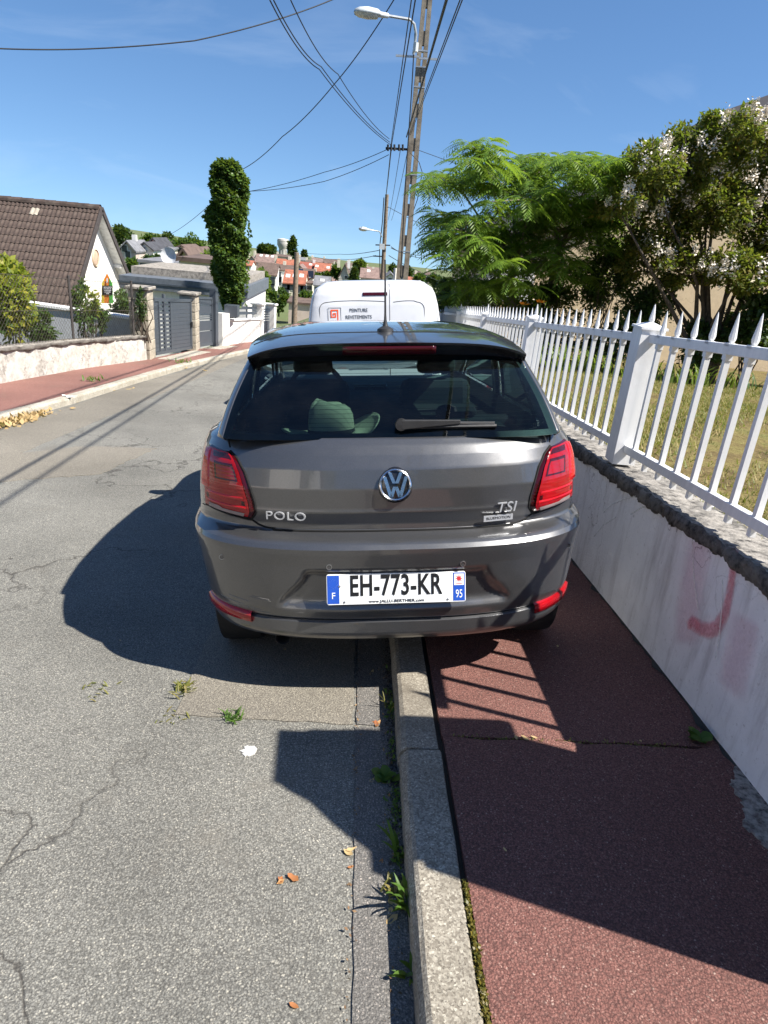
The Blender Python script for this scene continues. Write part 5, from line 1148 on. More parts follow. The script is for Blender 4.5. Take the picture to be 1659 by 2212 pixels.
H3('far house with white walls under a dark brown roof right of the green tree', 10, 216, 325, 440, 580, 170, 'r', 'brown', 'white', [(165, 490, 1.6, 1.8), (165, 550, 1.2, 1.6), (60, 480, 1.5, 1.5)])
H3('narrow white far house with brown roof and balconies beside the orange roof', 215, 368, 345, 398, 560, 175, 'r', 'brown', 'white', [(230, 450, 1.2, 2.4), (232, 490, 1.4, 2.)], [(285, 'cream')])
H3('far terrace with wide pinkish brown roof below the water tower', 2, 198, 246, 326, 350, 230, 'r', 'pinkbrown', 'cream', (), [(8, 'cream')], [(60, .2), (115, .2), (165, .2)])
H3('far house with plain orange roof below the poplar', 195, 388, 290, 388, 420, 220, 'r', 'orange', 'cream', (), [(205, 'cream'), (330, 'cream')])
H3('far house with dull red roof and white dormer right of the wooden pole', 415, 560, 318, 384, 410, 215, 'r', 'red', 'cream', (), [(420, 'cream'), (560, 'white')], [(525, .35)])
H3('far house with bright orange roof and two skylights right of the red roof', 556, 726, 328, 408, 440, 212, 'r', 'orange', 'cream', (), (), [(585, .45), (690, .5)])
sp_ = H3('far house with black solar panels on its roof right of the wooden pole', 415, 556, 380, 468, 520, 180, 'r', 'brown', 'white', [(505, 495, 1., 2.)])
for a, b, c, d in ((418, 460, 382, 408), (497, 556, 400, 466)):
    P = [at(Z3(x), Z3y(y), 180.+q) for x, y, q in ((a, d, .3), (b, d, .3), (b, c, 2.6), (a, c, 2.6))]; build('solar_panel', MB().hexa([p+np.array([0, -.05, -.05]) for p in P]+[p+np.array([0, -.25, .15]) for p in P]), M('solar_black', (.012, .014, .022), .2, bump=0), sp_)
H3('far house with steep brown gable and chimneys left of the dark conifer', 782, 902, 330, 470, 520, 185, 'g', 'brown', 'grey', [(860, 455, .8, .8)], [(790, 'cream'), (885, 'white')])
H3('long far building with faded brown roof left of the concrete pole', 985, 1192, 380, 470, 520, 190, 'r', 'pinkbrown', 'grey', (), (), [(1065, .3)])
H3('small white far gable just left of the concrete pole', 1226, 1318, 418, 458, 520, 160, 'g', 'grey', 'white', [(1270, 480, .8, .8)])
H3('small far orange roof right of the concrete pole', 1415, 1502, 456, 500, 530, 200, 'r', 'orange', 'cream')
H3('far red-roofed gable nearest to the feathery tree', 1545, 1640, 448, 505, 530, 205, 'g', 'red', 'pink', [(1600, 500, .8, .8)])
H3('brown barn roof in the dip left of the white van', 305, 556, 650, 705, 740, 95, 'r', 'brown', 'pink')
for i, (a, b, c, d, Y, l) in enumerate(((30, 215, 222, 246, 300, 'skyline row of brown roofs beside the water tower foot'), (205, 330, 246, 268, 290, 'brown skyline roof between water tower and poplar'), (412, 492, 272, 300, 280, 'grey skyline roof just right of the wooden pole'), (530, 650, 278, 318, 285, 'brown skyline roof right of the small conifer'), (640, 785, 290, 330, 275, 'brown skyline roof with white gable above the orange roof'), (860, 1010, 330, 372, 270, 'brown skyline roof left of the light green tree'), (1040, 1180, 365, 398, 265, 'brown skyline roof above the faded brown building'), (1455, 1560, 398, 425, 260, 'brown skyline roof right of the concrete pole'), (1600, 1700, 412, 440, 262, 'brown skyline roof touching the feathery tree'), (700, 790, 465, 500, 200, 'low brown roof between the grey slate house and the brown gable'))):
    H3(l, a, b, c, d, d+30, Y, 'r', ('grey' if i == 2 else ('brown' if i % 3 else 'pinkbrown')), 'cream', (), [(a+15, 'cream')], group='skyline roofs of the far town')
FL_ = ['far house at the right edge of the ivy column with brown roof', 'far orange roof touching the right edge of the ivy column', 'far brown roof directly behind the wooden pole top', 'far pinkish roof just right of the wooden pole below the red roof', 'far brown gable between the bright orange roof and the grey slate house', 'far brown roof just left of the steep brown gable', 'far pinkish skyline roof above the left of the brown gable', 'far brown gable behind the top of the dark conifer', 'far brown roof above the middle of the faded brown building', 'far pinkish roof beside the wooden utility pole', 'far brown gable seen just right of the concrete pole', 'far pinkish roof above the small orange roof at right', 'far brown skyline roof right of the light green tree', 'far brown gable between poplar and bright orange roof']
for i, (a, b, c, d, Y, rf_) in enumerate(((-60, 15, 262, 300, 240, 'brown'), (-110, -20, 300, 350, 220, 'orange'), (330, 420, 296, 345, 235, 'brown'), (380, 470, 345, 385, 200, 'pinkbrown'), (560, 640, 408, 450, 200, 'brown'), (720, 800, 372, 420, 205, 'brown'), (740, 800, 345, 372, 240, 'pinkbrown'), (900, 1000, 385, 430, 215, 'brown'), (1100, 1200, 392, 430, 230, 'brown'), (1180, 1245, 395, 430, 228, 'pinkbrown'), (1330, 1420, 405, 440, 235, 'brown'), (1500, 1580, 425, 455, 225, 'pinkbrown'), (1010, 1080, 372, 400, 240, 'brown'), (480, 560, 300, 325, 250, 'brown'))):
    H3(FL_[i], a, b, c, d, d+40, Y, 'r' if i % 3 else 'g', rf_, ('cream', 'white', 'pink')[i % 3], [((a+b)/2, d+14, 1., 1.2)], [(a+12, 'cream')], group='small packed houses of the far town')
wg_ = H3('tiny white gable among the brown skyline roofs', 628, 672, 318, 332, 345, 262, 'g', 'brown', 'white')
Z1 = lambda zx: zx/1.508*.5486
Z1y = lambda zy: (700+zy/1.508)*.5486
def H1(label, x0, x1, yr, ye, yb, Y, mode='r', roof='brown', wall='cream', wins=(), chim=(), **k):
    return far_house(label, Z1(x0), Z1(x1), Z1y(yr), Z1y(ye), Z1y(yb), Y, mode, roof, wall, [(Z1(a), Z1y(b), c, d) for a, b, c, d in wins], [(Z1(a), f) for a, f in chim], **k)
H1('cream far gabled house directly behind the brown-roofed house', 700, 812, 378, 440, 500, 120, 'g', 'grey', 'pink', [(740, 420, .8, 1.), (760, 455, .8, 1.)], [(800, 'white')])
H1('white far house with dark sloping roof left of the satellite dish', 800, 916, 388, 432, 480, 125, 'g', 'dark', 'white', [(850, 430, .8, 1.)])
H1('white far gable with small window above the satellite dish', 866, 952, 362, 410, 455, 135, 'g', 'dark', 'white', [(893, 405, .8, 1.2)])
H1('far brown-roofed house on the left hillside skyline', 928, 1035, 374, 402, 430, 150, 'r', 'brown', 'grey', [(960, 408, .8, .8)])
H1('brown hipped roof right of the satellite dish', 1040, 1142, 432, 498, 520, 60, 'g', 'brown', 'cream')
H1('cream flat-topped building behind the garage left of the ivy column', 1040, 1292, 488, 500, 610, 44, 'r', 'brown', 'cream', d=6.)
H1('low white house with small windows below the left hillside houses', 815, 1040, 490, 508, 560, 70, 'r', 'grey', 'white', [(870, 535, 1.2, .8), (930, 538, 1.2, .8)])
H1('small white far house above the brown hillside roof left of the ivy column', 1040, 1110, 405, 425, 450, 110, 'g', 'brown', 'white', [(1075, 435, .8, .9)])
H1('pale far house tucked behind the satellite dish', 950, 1010, 415, 440, 470, 105, 'r', 'grey', 'cream', [(980, 452, .8, .9)])
H1('cream far house with brown roof right of the white hillside gables', 1000, 1075, 455, 478, 505, 85, 'r', 'brown', 'cream', [(1030, 490, .8, .8)])
H1('small far gable left of the white hillside gables', 760, 820, 405, 430, 460, 128, 'g', 'red', 'white', [(790, 445, .7, .8)])
H1('far grey roof left behind the wide wood', 1120, 1200, 470, 492, 520, 75, 'r', 'grey', 'cream')
# water tower
wt = thing('water_tower', 'pale concrete water tower with wide drum on the skyline', 'water tower', at(Z3(268), Z3y(255), 330.)); 
c0 = at(Z3(268), Z3y(250), 330.); c1 = at(Z3(268), Z3y(185), 330.); c2 = at(Z3(270), Z3y(165), 330.); c3 = at(Z3(270), Z3y(112), 330.); u_ = abs(at(Z3(325), Z3y(140), 330.)[0]-at(Z3(218), Z3y(140), 330.)[0])/2
m_wt = M('tower_concrete', (.48, .46, .42), .9, var=.15, vs_=.3, bump=0)
build('shaft', MB().lathe([(u_*.60, c0[2]-6), (u_*.60, c1[2]-1.0), (u_*.72, c1[2])], (c2[0], 330, 0), 'z', 24), m_wt, wt, smooth=True)
build('drum', MB().lathe([(u_*.72, c1[2]), (u_, c2[2]+.5), (u_, c3[2]), (u_*.96, c3[2]+.2), (u_*.96, c3[2]+.6), (.01, c3[2]+1.)], (c2[0], 330, 0), 'z', 32), m_wt, wt, smooth=30)
rb = MB()
for k in range(10): a = 2*math.pi*k/10; rb.beam((c2[0]+u_*.62*math.cos(a), 330+u_*.62*math.sin(a), c0[2]-6), (c2[0]+u_*.62*math.cos(a), 330+u_*.62*math.sin(a), c1[2]-.6), .5, .3)
build('shaft_rib', rb, m_wt, wt); build('drum_rim', MB().lathe([(u_*1.0, c3[2]-.5), (u_*1.03, c3[2]-.4), (u_*1.03, c3[2]+.1), (u_*.9, c3[2]+.15)], (c2[0], 330, 0), 'z', 32), m_wt, wt)
# ------------------------------------------------------------------ vegetation
m_bark = M('bark', (.085, .065, .048), .95, var=.35, vs_=8, bump=.7, bs=40); m_barkp = M('pale_bark', (.20, .165, .13), .9, var=.25, vs_=8, bump=.4, bs=40)
def crown_pts(g, c, r, n, k=30, spread=.34, shell=.55):
    d = g.normal(size=(k, 3)); d /= np.linalg.norm(d, axis=1)[:, None]; rad = shell+(1-shell)*g.uniform(0, 1, k)**.5
    cc = np.array(c)+d*rad[:, None]*np.array(r)*(1-spread*.55); i = g.integers(0, k, n)
    o = g.normal(size=(n, 3)); o /= np.linalg.norm(o, axis=1)[:, None]; o *= (g.uniform(0, 1, n)**.45)[:, None]*np.array(r)*spread*(1.+.25*g.normal(size=k)[i])[:, None]
    p = cc[i]+o; out = p-np.array(c); out /= np.linalg.norm(out, axis=1)[:, None]+1e-9; return p, out
LM = {'dark': leafmat('leaf_dark', (.022, .045, .012), (.035, .07, .018), (.05, .095, .024), .25), 'mid': leafmat('leaf_mid', (.04, .08, .018), (.06, .12, .025), (.085, .15, .03), .35),
      'light': leafmat('leaf_light', (.09, .15, .025), (.14, .21, .035), (.19, .25, .045), .4), 'yellow': leafmat('leaf_yellow', (.16, .22, .03), (.30, .34, .045), (.50, .42, .06), .5),
      'feather': leafmat('leaf_feather', (.10, .20, .025), (.16, .29, .035), (.27, .39, .055), .5, .45, .5), 'myrtle': leafmat('leaf_myrtle', (.07, .105, .02), (.14, .15, .028), (.26, .18, .04), .4, .45, .4), 'ivy': leafmat('leaf_ivy', (.05, .11, .02), (.09, .17, .032), (.20, .29, .07), .35, .45, .6)}
def pxr(px, py, rx, ry, Y): c = at(px, py, Y); return c, (abs(at(px+rx, py, Y)[0]-c[0]), abs(at(px, py+ry, Y)[2]-c[2]))
def far_tree(label, px, py, rx, ry, Y, mat='mid', n=1500, leaf=None, cat='tree', group=None, name='tree', conifer=False, seed=None, k=26, trunk=True):
    g = np.random.default_rng(seed if seed is not None else int(px*7+py)); c, (wx, wz) = pxr(px, py, rx, ry, Y); bz = min(c[2]-wz*1.3, c[2]-wz)
    t_ = thing(name, label, cat, (c[0], c[1], bz), group); leaf = leaf or max(.05, Y*.0042)
    if conifer:
        h = g.uniform(0, 1, n)**.75; lay = np.round(h*9)/9; a = g.uniform(0, 2*np.pi, n); rr = (1-h)*(.55+.45*g.uniform(0, 1, n))*wx*(.75+.25*np.cos((h*9-np.floor(h*9))*6.28)); p = np.stack([c[0]+rr*np.cos(a), c[1]+rr*np.sin(a), c[2]-wz+h*2*wz-rr*.22], 1); out = np.stack([np.cos(a), np.sin(a), -.3+0*a], 1)
    else: p, out = crown_pts(g, c, (wx, wx, wz), n, k)
    v, q = leaves(g, p, leaf, .6, .5, out, .4); 
    if trunk: build('trunk', MB().tube([(c[0], c[1], bz-.5), (c[0]+.02*wx, c[1], c[2]), (c[0], c[1], c[2]+wz*.5)], [wx*.10, wx*.07, wx*.02], 7), m_bark, t_)
    npmesh('crown' if cat == 'tree' else 'foliage', v, q, LM[mat], t_); return t_
F3 = lambda l, x0, x1, y0, y1, Y, mat='mid', n=1500, **k: far_tree(l, Z3((x0+x1)/2), Z3y((y0+y1)/2), (x1-x0)/2*.2315, (y1-y0)/2*.2315, Y, mat, n, **k)
F1 = lambda l, x0, x1, y0, y1, Y, mat='mid', n=1500, **k: far_tree(l, Z1((x0+x1)/2), Z1y((y0+y1)/2), (x1-x0)/2*.3638, (y1-y0)/2*.3638, Y, mat, n, **k)
F3('slender poplar right of the water tower', 325, 395, 82, 290, 320, 'dark', 1600)
F3('small dark conifer right of the poplar', 436, 498, 210, 285, 310, 'dark', 900, conifer=True)
F3('dark conifer rising behind the van roof', 868, 1002, 370, 520, 140, 'dark', 2600, conifer=True)
F3('light green tree on the skyline above the dark conifer', 940, 1035, 300, 395, 200, 'light', 1400)
F3('dark round trees left of the water tower', 25, 215, 155, 255, 300, 'dark', 1800)
F3('broad bright green tree left of the orange-roofed house', -20, 150, 380, 660, 110, 'light', 2600)
F3('dark tree at the right edge of the ivy column', -170, -10, 370, 690, 100, 'mid', 2600)
F3('bushy green tree below the orange-roofed house', 150, 320, 555, 760, 105, 'mid', 2400)
F3('green bush below the grey slate house', 405, 560, 590, 740, 100, 'mid', 2000, cat='bush', name='bush')
F3('dark shrub between the two orange roofs and the brown gable', 640, 720, 410, 470, 190, 'dark', 700, cat='bush', name='bush')
F3('dark green tree left of the brown gable house', 730, 800, 330, 470, 195, 'mid', 900)
F3('tree right behind the concrete pole foot', 1260, 1330, 340, 480, 210, 'dark', 900)
F3('dark trees right of the concrete pole on the skyline', 1425, 1480, 370, 440, 250, 'dark', 700)
F3('green trees between the small orange roof and the red gable', 1490, 1600, 425, 530, 195, 'mid', 900)
F3('dark shrub against the feathery tree on the far slope', 1620, 1760, 430, 540, 150, 'dark', 1200, cat='bush', name='bush')
F3('small bush below the solar panel roof', 560, 620, 425, 470, 185, 'mid', 500, cat='bush', name='bush')
F1('dark trees at the left end of the far hillside', 668, 790, 290, 400, 180, 'dark', 1600)
F1('low green trees behind the white hillside gables', 835, 965, 340, 400, 190, 'mid', 1200)
F1('round dark tree above the brown hillside roof', 965, 1025, 325, 390, 170, 'dark', 800)
F1('wide wood of green trees left of the ivy column', 1025, 1250, 345, 490, 150, 'mid', 3200)
F1('shrubs below the cream hillside gable', 745, 825, 480, 570, 75, 'mid', 1000, cat='bush', name='bush')
F1('dark hedge under the white hillside houses', 860, 960, 460, 500, 95, 'dark', 900, cat='bush', name='bush')
F1('yellow green tree beside the ivy column', 1195, 1300, 440, 560, 60, 'light', 1500)
F3('shrubs along the slope below the bright green tree', -60, 120, 640, 760, 70, 'mid', 1800, cat='bush', name='bush')

# ivy-covered column
iv = thing('ivy_column', 'tall pole completely wrapped in green ivy left of centre', 'ivy column', (at(497, 660, 21.5)[0], 21.5, G(-4, 21.5)))
cx0 = at(497, 660, 21.5); ct = at(490, 345, 21.5); build('pole', MB().tube([(cx0[0], 21.5, G(-4, 21.5)), cx0, ct], .11, 8), m_woodp, iv, smooth=True)
g = np.random.default_rng(21); n = 17000; s = g.uniform(0, 1, n); a = g.uniform(0, 2*np.pi, n)
wl = np.interp(s, [0, .05, .12, .25, .45, .7, .88, .96, 1.], [.14, .22, .31, .42, .50, .48, .46, .40, .2]); bump_ = 1+.13*np.sin(a*3+s*17)+.12*np.sin(s*31+a*2)+.08*np.sin(s*57+a*5); rr = wl*bump_*(.55+.45*g.uniform(0, 1, n)**.4)
p = np.stack([cx0[0]+(ct[0]-cx0[0])*s+rr*np.cos(a)+.04*np.sin(s*9), 21.5+rr*np.sin(a), cx0[2]-.1+(ct[2]+.08-cx0[2])*s], 1); out = np.stack([np.cos(a), np.sin(a), .1+0*a], 1)
v, q = leaves(g, p, .105, .85, .35, out, .4, .5); npmesh('ivy_leaves', v, q, LM['ivy'], iv)
tl = []
for k in range(34):
    s0 = g.uniform(.18, .95); a0 = g.uniform(-1.3, 1.0); w0 = np.interp(s0, [0, .5, 1], [.3, .5, .38]); b = np.array([cx0[0]+(ct[0]-cx0[0])*s0+w0*np.cos(a0), 21.5+w0*np.sin(a0), cx0[2]+(ct[2]-cx0[2])*s0]); m_ = int(g.integers(6, 16))
    for j in range(m_): tl.append(b+np.array([.22*j/m_+g.normal(0, .02), g.normal(0, .02), -.045*j+.0*j]))
v, q = leaves(g, np.array(tl), .10, .7, .3, None, .4, .6); npmesh('ivy_tendrils', v, q, LM['ivy'], iv)

# feathery tree (bipinnate fronds in tiers)
def fronds(g, base, dirs, L, droop, npin=9):
    n = len(base); up = np.array([0, 0, 1.]); V = []
    side = np.cross(dirs, up); side /= np.linalg.norm(side, axis=1)[:, None]+1e-9
    for t in np.linspace(.12, 1., npin):
        p = base+dirs*(L*t)[:, None]; p[:, 2] -= droop*L*t*t; tan = dirs.copy(); tan[:, 2] -= 2*droop*t; tan /= np.linalg.norm(tan, axis=1)[:, None]
        l = L*.36*(1-.55*abs(t-.45))
        for s in (-1, 1):
            d = side*s*.8+tan*.62; d[:, 2] -= .28; d /= np.linalg.norm(d, axis=1)[:, None]; wv = np.cross(d, side*s+up*1.2); wv /= np.linalg.norm(wv, axis=1)[:, None]; wv = tan*.8+wv*.3
            m_ = p+d*(l*.5)[:, None]; e = p+d*l[:, None]; w = (l*.17)[:, None]; V.append(np.stack([p, m_+wv*w, e, m_-wv*w], 1))
    V = np.concatenate(V, 0).reshape(-1, 3); return V, np.arange(len(V)).reshape(-1, 4)
al = thing('feathery_tree', 'broad feathery-leaved tree with bright green tiers behind the fence', 'tree', (at(1110, 690, 12.6)[0], 12.6, G(2.4, 12.6)+.7))
g = np.random.default_rng(5); tb = np.array([at(1110, 690, 12.6)[0], 12.6, G(2.4, 12.6)+.7])
ell = [(985, 392, 70, 24, 12), (1045, 335, 38, 30, 9), (1110, 392, 75, 34, 14), (1190, 362, 75, 32, 16), (1280, 365, 80, 34, 18), (1335, 385, 42, 36, 10), (1150, 430, 95, 40, 16), (1260, 430, 100, 45, 18), (968, 470, 34, 18, 6), (955, 520, 36, 16, 6), (1005, 500, 60, 40, 12), (1030, 575, 70, 42, 13), (1110, 500, 80, 48, 16), (1230, 500, 95, 48, 16), (1315, 480, 55, 60, 12), (1090, 605, 60, 38, 12), (1180, 570, 75, 40, 12), (1010, 625, 45, 25, 6), (1250, 585, 60, 30, 8)]
br = MB(); Bs, Ds, Ls, Dr = [], [], [], []
br.tube([tb, tb+np.array([.05, .1, .5]), at(1105, 600, 12.5), at(1120, 520, 12.4)], [.09, .075, .06, .05], 8); br.tube([tb+np.array([.7, .3, 0]), at(1190, 610, 12.8), at(1210, 510, 12.6)], [.06, .05, .035], 8)
for (x, y, rx, ry, k) in ell:
    Yc = 12.2+g.uniform(-1., 1.); c = at(x, y, Yc); st = at(1115, 560, 12.5) if x < 1160 else at(1205, 540, 12.7); md = (st+c)/2+np.array([0, 0, -.10]); br.tube([st, md, c], [.035, .022, .010], 6)
    for j in range(int(k*2.1)):
        u1, u2, u3 = g.uniform(-1, 1, 3); tip = at(x+rx*u1, y+ry*(u2 if u2 < .3 else u2*.8), Yc+u3*1.1); br.tube([c+(tip-c)*.15, tip], [.008, .004], 4)
        m_ = int(g.integers(6, 10)); a0 = g.uniform(0, 6.28)
        for i in range(m_):
            a = a0+2*math.pi*i/m_+g.normal(0, .25); e = g.uniform(-.05, .55); d = np.array([math.cos(a)*math.cos(e), math.sin(a)*math.cos(e), math.sin(e)]); Bs.append(tip); Ds.append(d); Ls.append(g.uniform(.26, .46)); Dr.append(g.uniform(.35, .75))
build('trunk', br, m_barkp, al, smooth='all'); v, q = fronds(g, np.array(Bs), np.array(Ds), np.array(Ls), np.array(Dr)); npmesh('crown', v, q, LM['feather'], al)

# flowering tree with small dark leaves and white panicles
cm = thing('flowering_tree', 'multi-stemmed tree with bronze green leaves and white flower heads at right', 'tree', (at(1546, 700, 10.7)[0], 10.7, G(3, 10.7)+.7))
g = np.random.default_rng(8); tb = np.array([at(1548, 720, 10.7)[0], 10.7, G(3, 10.7)+.7]); ell = [(1400, 370, 55, 75, 2400), (1480, 335, 65, 62, 3000), (1565, 285, 62, 62, 2800), (1660, 320, 95, 95, 5000), (1425, 480, 80, 85, 4200), (1530, 430, 95, 90, 5200), (1655, 480, 95, 95, 5000), (1480, 580, 75, 55, 3000), (1600, 590, 85, 55, 3200), (1750, 520, 110, 130, 4500), (1385, 560, 45, 45, 1500), (1780, 330, 90, 120, 3000), (1330, 440, 30, 40, 800)]
P_, O_ = [], []; st = MB(); fl = []
for i, (x, y, rx, ry, n) in enumerate(ell):
    Yc = 10.7+g.uniform(-.6, .6); c, (wx, wz) = pxr(x, y, rx, ry, Yc); p, o = crown_pts(g, c, (wx, .9, wz), int(n*1.35), 26, .36, .35); P_.append(p); O_.append(o)
    md = tb+(c-tb)*.45+np.array([.12*g.normal(), .1*g.normal(), .18]); st.tube([tb+np.array([.05*g.normal(), .05*g.normal(), 0]), tb+(c-tb)*.2+np.array([0, 0, .12]), md, c], [.05, .04, .026, .010], 7)
    for j in range(10): e = c+np.array([wx, .8, wz])*g.uniform(-.9, .9, 3); st.tube([c+(md-c)*.3*g.uniform(), e], [.008, .003], 4)
    for j in range(int(5+rx*ry/1100)):
        d = g.normal(size=3); d[2] = abs(d[2])*.8-.1; d[1] = -abs(d[1]); d /= np.linalg.norm(d); fc = c+d*np.array([wx, .95, wz])*g.uniform(.75, 1.05); m_ = int(g.integers(40, 90)); fl.append(fc+g.normal(size=(m_, 3))*np.array([.026, .026, .045])*g.uniform(.7, 1.5))
build('stems', st, m_bark, cm, smooth='all'); v, q = leaves(g, np.concatenate(P_), .072, .5, .5, np.concatenate(O_), .35, .1); npmesh('crown', v, q, LM['myrtle'], cm)
fl = np.concatenate(fl); v, q = leaves(g, fl, .032, .95, .6, None, .4); npmesh('blossom', v, q, M('white_blossom', (.80, .73, .63), .8, var=.05, bump=0), cm)
# top shoots with pale spikes
# shrubs under the trees
def shrub(label, px, py, rx, ry, Y, mat='dark', n=2200, leaf=.07, dy=.6, k=24, seed=None, name='shrub', bz=None):
    g = np.random.default_rng(seed or int(px+py*3)); c, (wx, wz) = pxr(px, py, rx, ry, Y); bz = bz if bz is not None else G(min(c[0], 3), Y)+(.7 if c[0] > 1.4 else -.3); t_ = thing(name, label, 'shrub', (c[0], Y, bz)); p, o = crown_pts(g, c, (wx, dy, wz), n, k, .36, .3)
    s_ = MB()
    for j in range(9): e = c+np.array([wx, dy, wz])*g.uniform(-.75, .75, 3); s_.tube([(c[0]+.1*g.normal(), Y+.1*g.normal(), bz-.05), (np.array([c[0], Y, bz])+e)/2+np.array([.08*g.normal(), 0, .05]), e], [.014, .010, .004], 5)
    build('stems', s_, m_bark, t_); v, q = leaves(g, p, leaf, .6, .5, o, .4); npmesh('foliage', v, q, LM[mat], t_); return t_
shrub('dark shrub at the left end of the hedge beside the van', 985, 640, 60, 55, 13.6, 'dark', 3000)
shrub('dark shrub under the left part of the feathery tree', 1080, 650, 70, 45, 13.4, 'dark', 2600)
shrub('dark shrub under the right part of the feathery tree', 1190, 655, 75, 50, 12.6, 'dark', 3200)
shrub('tall dark shrub between feathery tree and flowering tree', 1310, 600, 60, 90, 12.2, 'dark', 5000)
shrub('dark rambling shrub left of the flowering tree stems', 1400, 660, 60, 60, 11.4, 'dark', 3600)
shrub('round-leaved shrub right of the flowering tree stems', 1635, 690, 60, 75, 10.6, 'dark', 4200, .085)
shrub('low dark shrub in front of the flowering tree stems', 1520, 740, 60, 50, 10.6, 'dark', 3000)
shrub('low shrub in the bed left of the second fence post', 1330, 735, 70, 55, 11., 'dark', 3000)
shrub('dark bed shrubs behind the far fence panels', 1180, 735, 80, 50, 11.6, 'dark', 3000)
shrub('dark hedge just outside the right picture edge', 1760, 720, 80, 90, 10.6, 'dark', 3500)
# strap-leaved clumps and orange lilies in the border
def straps(label, px, py, Y, n, h, mat='light', spread=.25):
    g = np.random.default_rng(int(px)); c = at(px, py, Y); bz = G(min(c[0], 3), Y)+.74; t_ = thing('strap_plant', label, 'plant', (c[0], Y, bz)); V = []; Q = []
    for i in range(n):
        a = g.uniform(0, 6.28); b = np.array([c[0]+spread*.5*g.normal(), Y+spread*.4*g.normal(), bz]); L_ = h*g.uniform(.6, 1.1); d = np.array([math.cos(a), math.sin(a), 0]); s = np.array([-d[1], d[0], 0])*.013; o = len(V)
        for k, t in enumerate((0, .3, .6, .85, 1.)): p = b+d*L_*.55*t**1.6+np.array([0, 0, L_*(t-.38*t**3)]); w = s*(1-.85*t**3); V += [p-w, p+w]
        Q += [(o+2*k, o+2*k+1, o+2*k+3, o+2*k+2) for k in range(4)]
    npmesh('strap_leaves', np.array(V), Q, LM[mat], t_); return t_
straps('bright strap-leaved clump below the first fence post cap', 1490, 790, 10.0, 60, .5, 'light', .5); straps('strap-leaved clump at the lawn edge behind the first full panel', 1330, 790, 10.2, 40, .5, 'light', .4)
straps('strap-leaved clump behind the second fence post', 1215, 780, 10.3, 60, .6, 'light', .5); straps('strap-leaved clump right of the second fence post', 1262, 770, 10.3, 50, .55, 'light', .4)
straps('strap-leaved clump at the right picture edge on the lawn border', 1600, 800, 10., 30, .35, 'mid', .4)
m_lily = leafmat('lily_orange', (.75, .16, .01), (.85, .22, .02), (.9, .30, .03), .35)
for px_, py_, l in ((1168, 654, 'right orange lily above the far pickets'), (1132, 659, 'left orange lily above the far pickets')):
    c = at(px_, py_, 10.6); t_ = thing('orange_lily', l, 'flower', (c[0], 10.6, G(c[0], 10.6)+.74)); build('stalk', MB().tube([(c[0], 10.6, G(c[0], 10.6)+.74), c], .006, 5), M('stalk_green', (.08, .13, .03), .7, bump=0), t_)
    g = np.random.default_rng(int(px_)); dd = []
    for k in range(6): a = k*1.047; dd.append((math.cos(a), math.sin(a), .5))
    dd = np.array(dd); dd /= np.linalg.norm(dd, axis=1)[:, None]; v, q = leaves(g, np.repeat(c[None], 6, 0)+dd*.01, .085, .5, .2, dd*6, .1); npmesh('petals', v, q, m_lily, t_)
# neighbour's house behind the trees
m_beige = rendermat('beige_render', (.66, .53, .36), (.58, .46, .31), (.42, .34, .24), .25)
nh_ = thing('beige_house', 'beige rendered house with dark tiled gable roof behind the trees at right', 'house', (9, 19, G(3, 19)))
e0 = at(1525, 300, 16.)-[0, 0, .12]; e1 = at(1659, 238, 16.)-[0, 0, .12]; sl2 = (e1[2]-e0[2])/(e1[0]-e0[0]); xr_ = 11.5; zr2 = e0[2]+(xr_-e0[0])*sl2; xl = 2.95; zl2 = e0[2]+(xl-e0[0])*sl2
build('gable_wall', MB().add([(xl, 16.2, -2.5), (20, 16.2, -2.5), (20, 16.2, zr2-(20-xr_)*sl2-.15), (xr_, 16.2, zr2-.15), (xl, 16.2, zl2-.15)], [(0, 1, 2, 3, 4)]), m_beige, nh_); build('side_wall', MB().box((xl, 16.22, -2.5), (xl+.2, 26, zl2-.16)), m_beige, nh_)
rr_ = MB()
for xa, za, xb, zb_ in ((xl-.4, zl2-.4*sl2, xr_, zr2), (20.4, zr2-(20.4-xr_)*sl2, xr_, zr2)): rr_.hexa([(xa, 15.8, za-.13), (xb, 15.8, zb_-.13), (xb, 26, zb_-.13), (xa, 26, za-.13), (xa, 15.8, za), (xb, 15.8, zb_), (xb, 26, zb_), (xa, 26, za)])
ro_ = build('roof', rr_, m_tiled, nh_)
for k in range(26):
    x = xl-.4+k*.33; z = zl2-.4*sl2+k*.33*sl2
    if x > xr_-.3: break
    build('verge_tile', MB().hexa([(x-.02, 15.72, z), (x+.36, 15.72, z+.36*sl2), (x+.36, 16.3, z+.36*sl2), (x-.02, 16.3, z), (x-.02, 15.72, z+.07), (x+.36, 15.72, z+.36*sl2+.035), (x+.36, 16.3, z+.36*sl2+.035), (x-.02, 16.3, z+.07)]), m_tiled, ro_)
ww_ = at(1100, 610, 16.2); wd_ = build('window', MB().box((ww_[0]-.55, 16.12, ww_[2]-.32), (ww_[0]+.55, 16.199, ww_[2]+.32)), m_wc, nh_); build('sill', MB().box((ww_[0]-.65, 15.98, ww_[2]-.40), (ww_[0]+.65, 16.199, ww_[2]-.325)), m_wc, wd_)
for k in range(8): build('shutter_slat', MB().box((ww_[0]-.5, 16.105, ww_[2]-.28+k*.07), (ww_[0]+.5, 16.118, ww_[2]-.28+k*.07+.055)), m_wc, wd_)
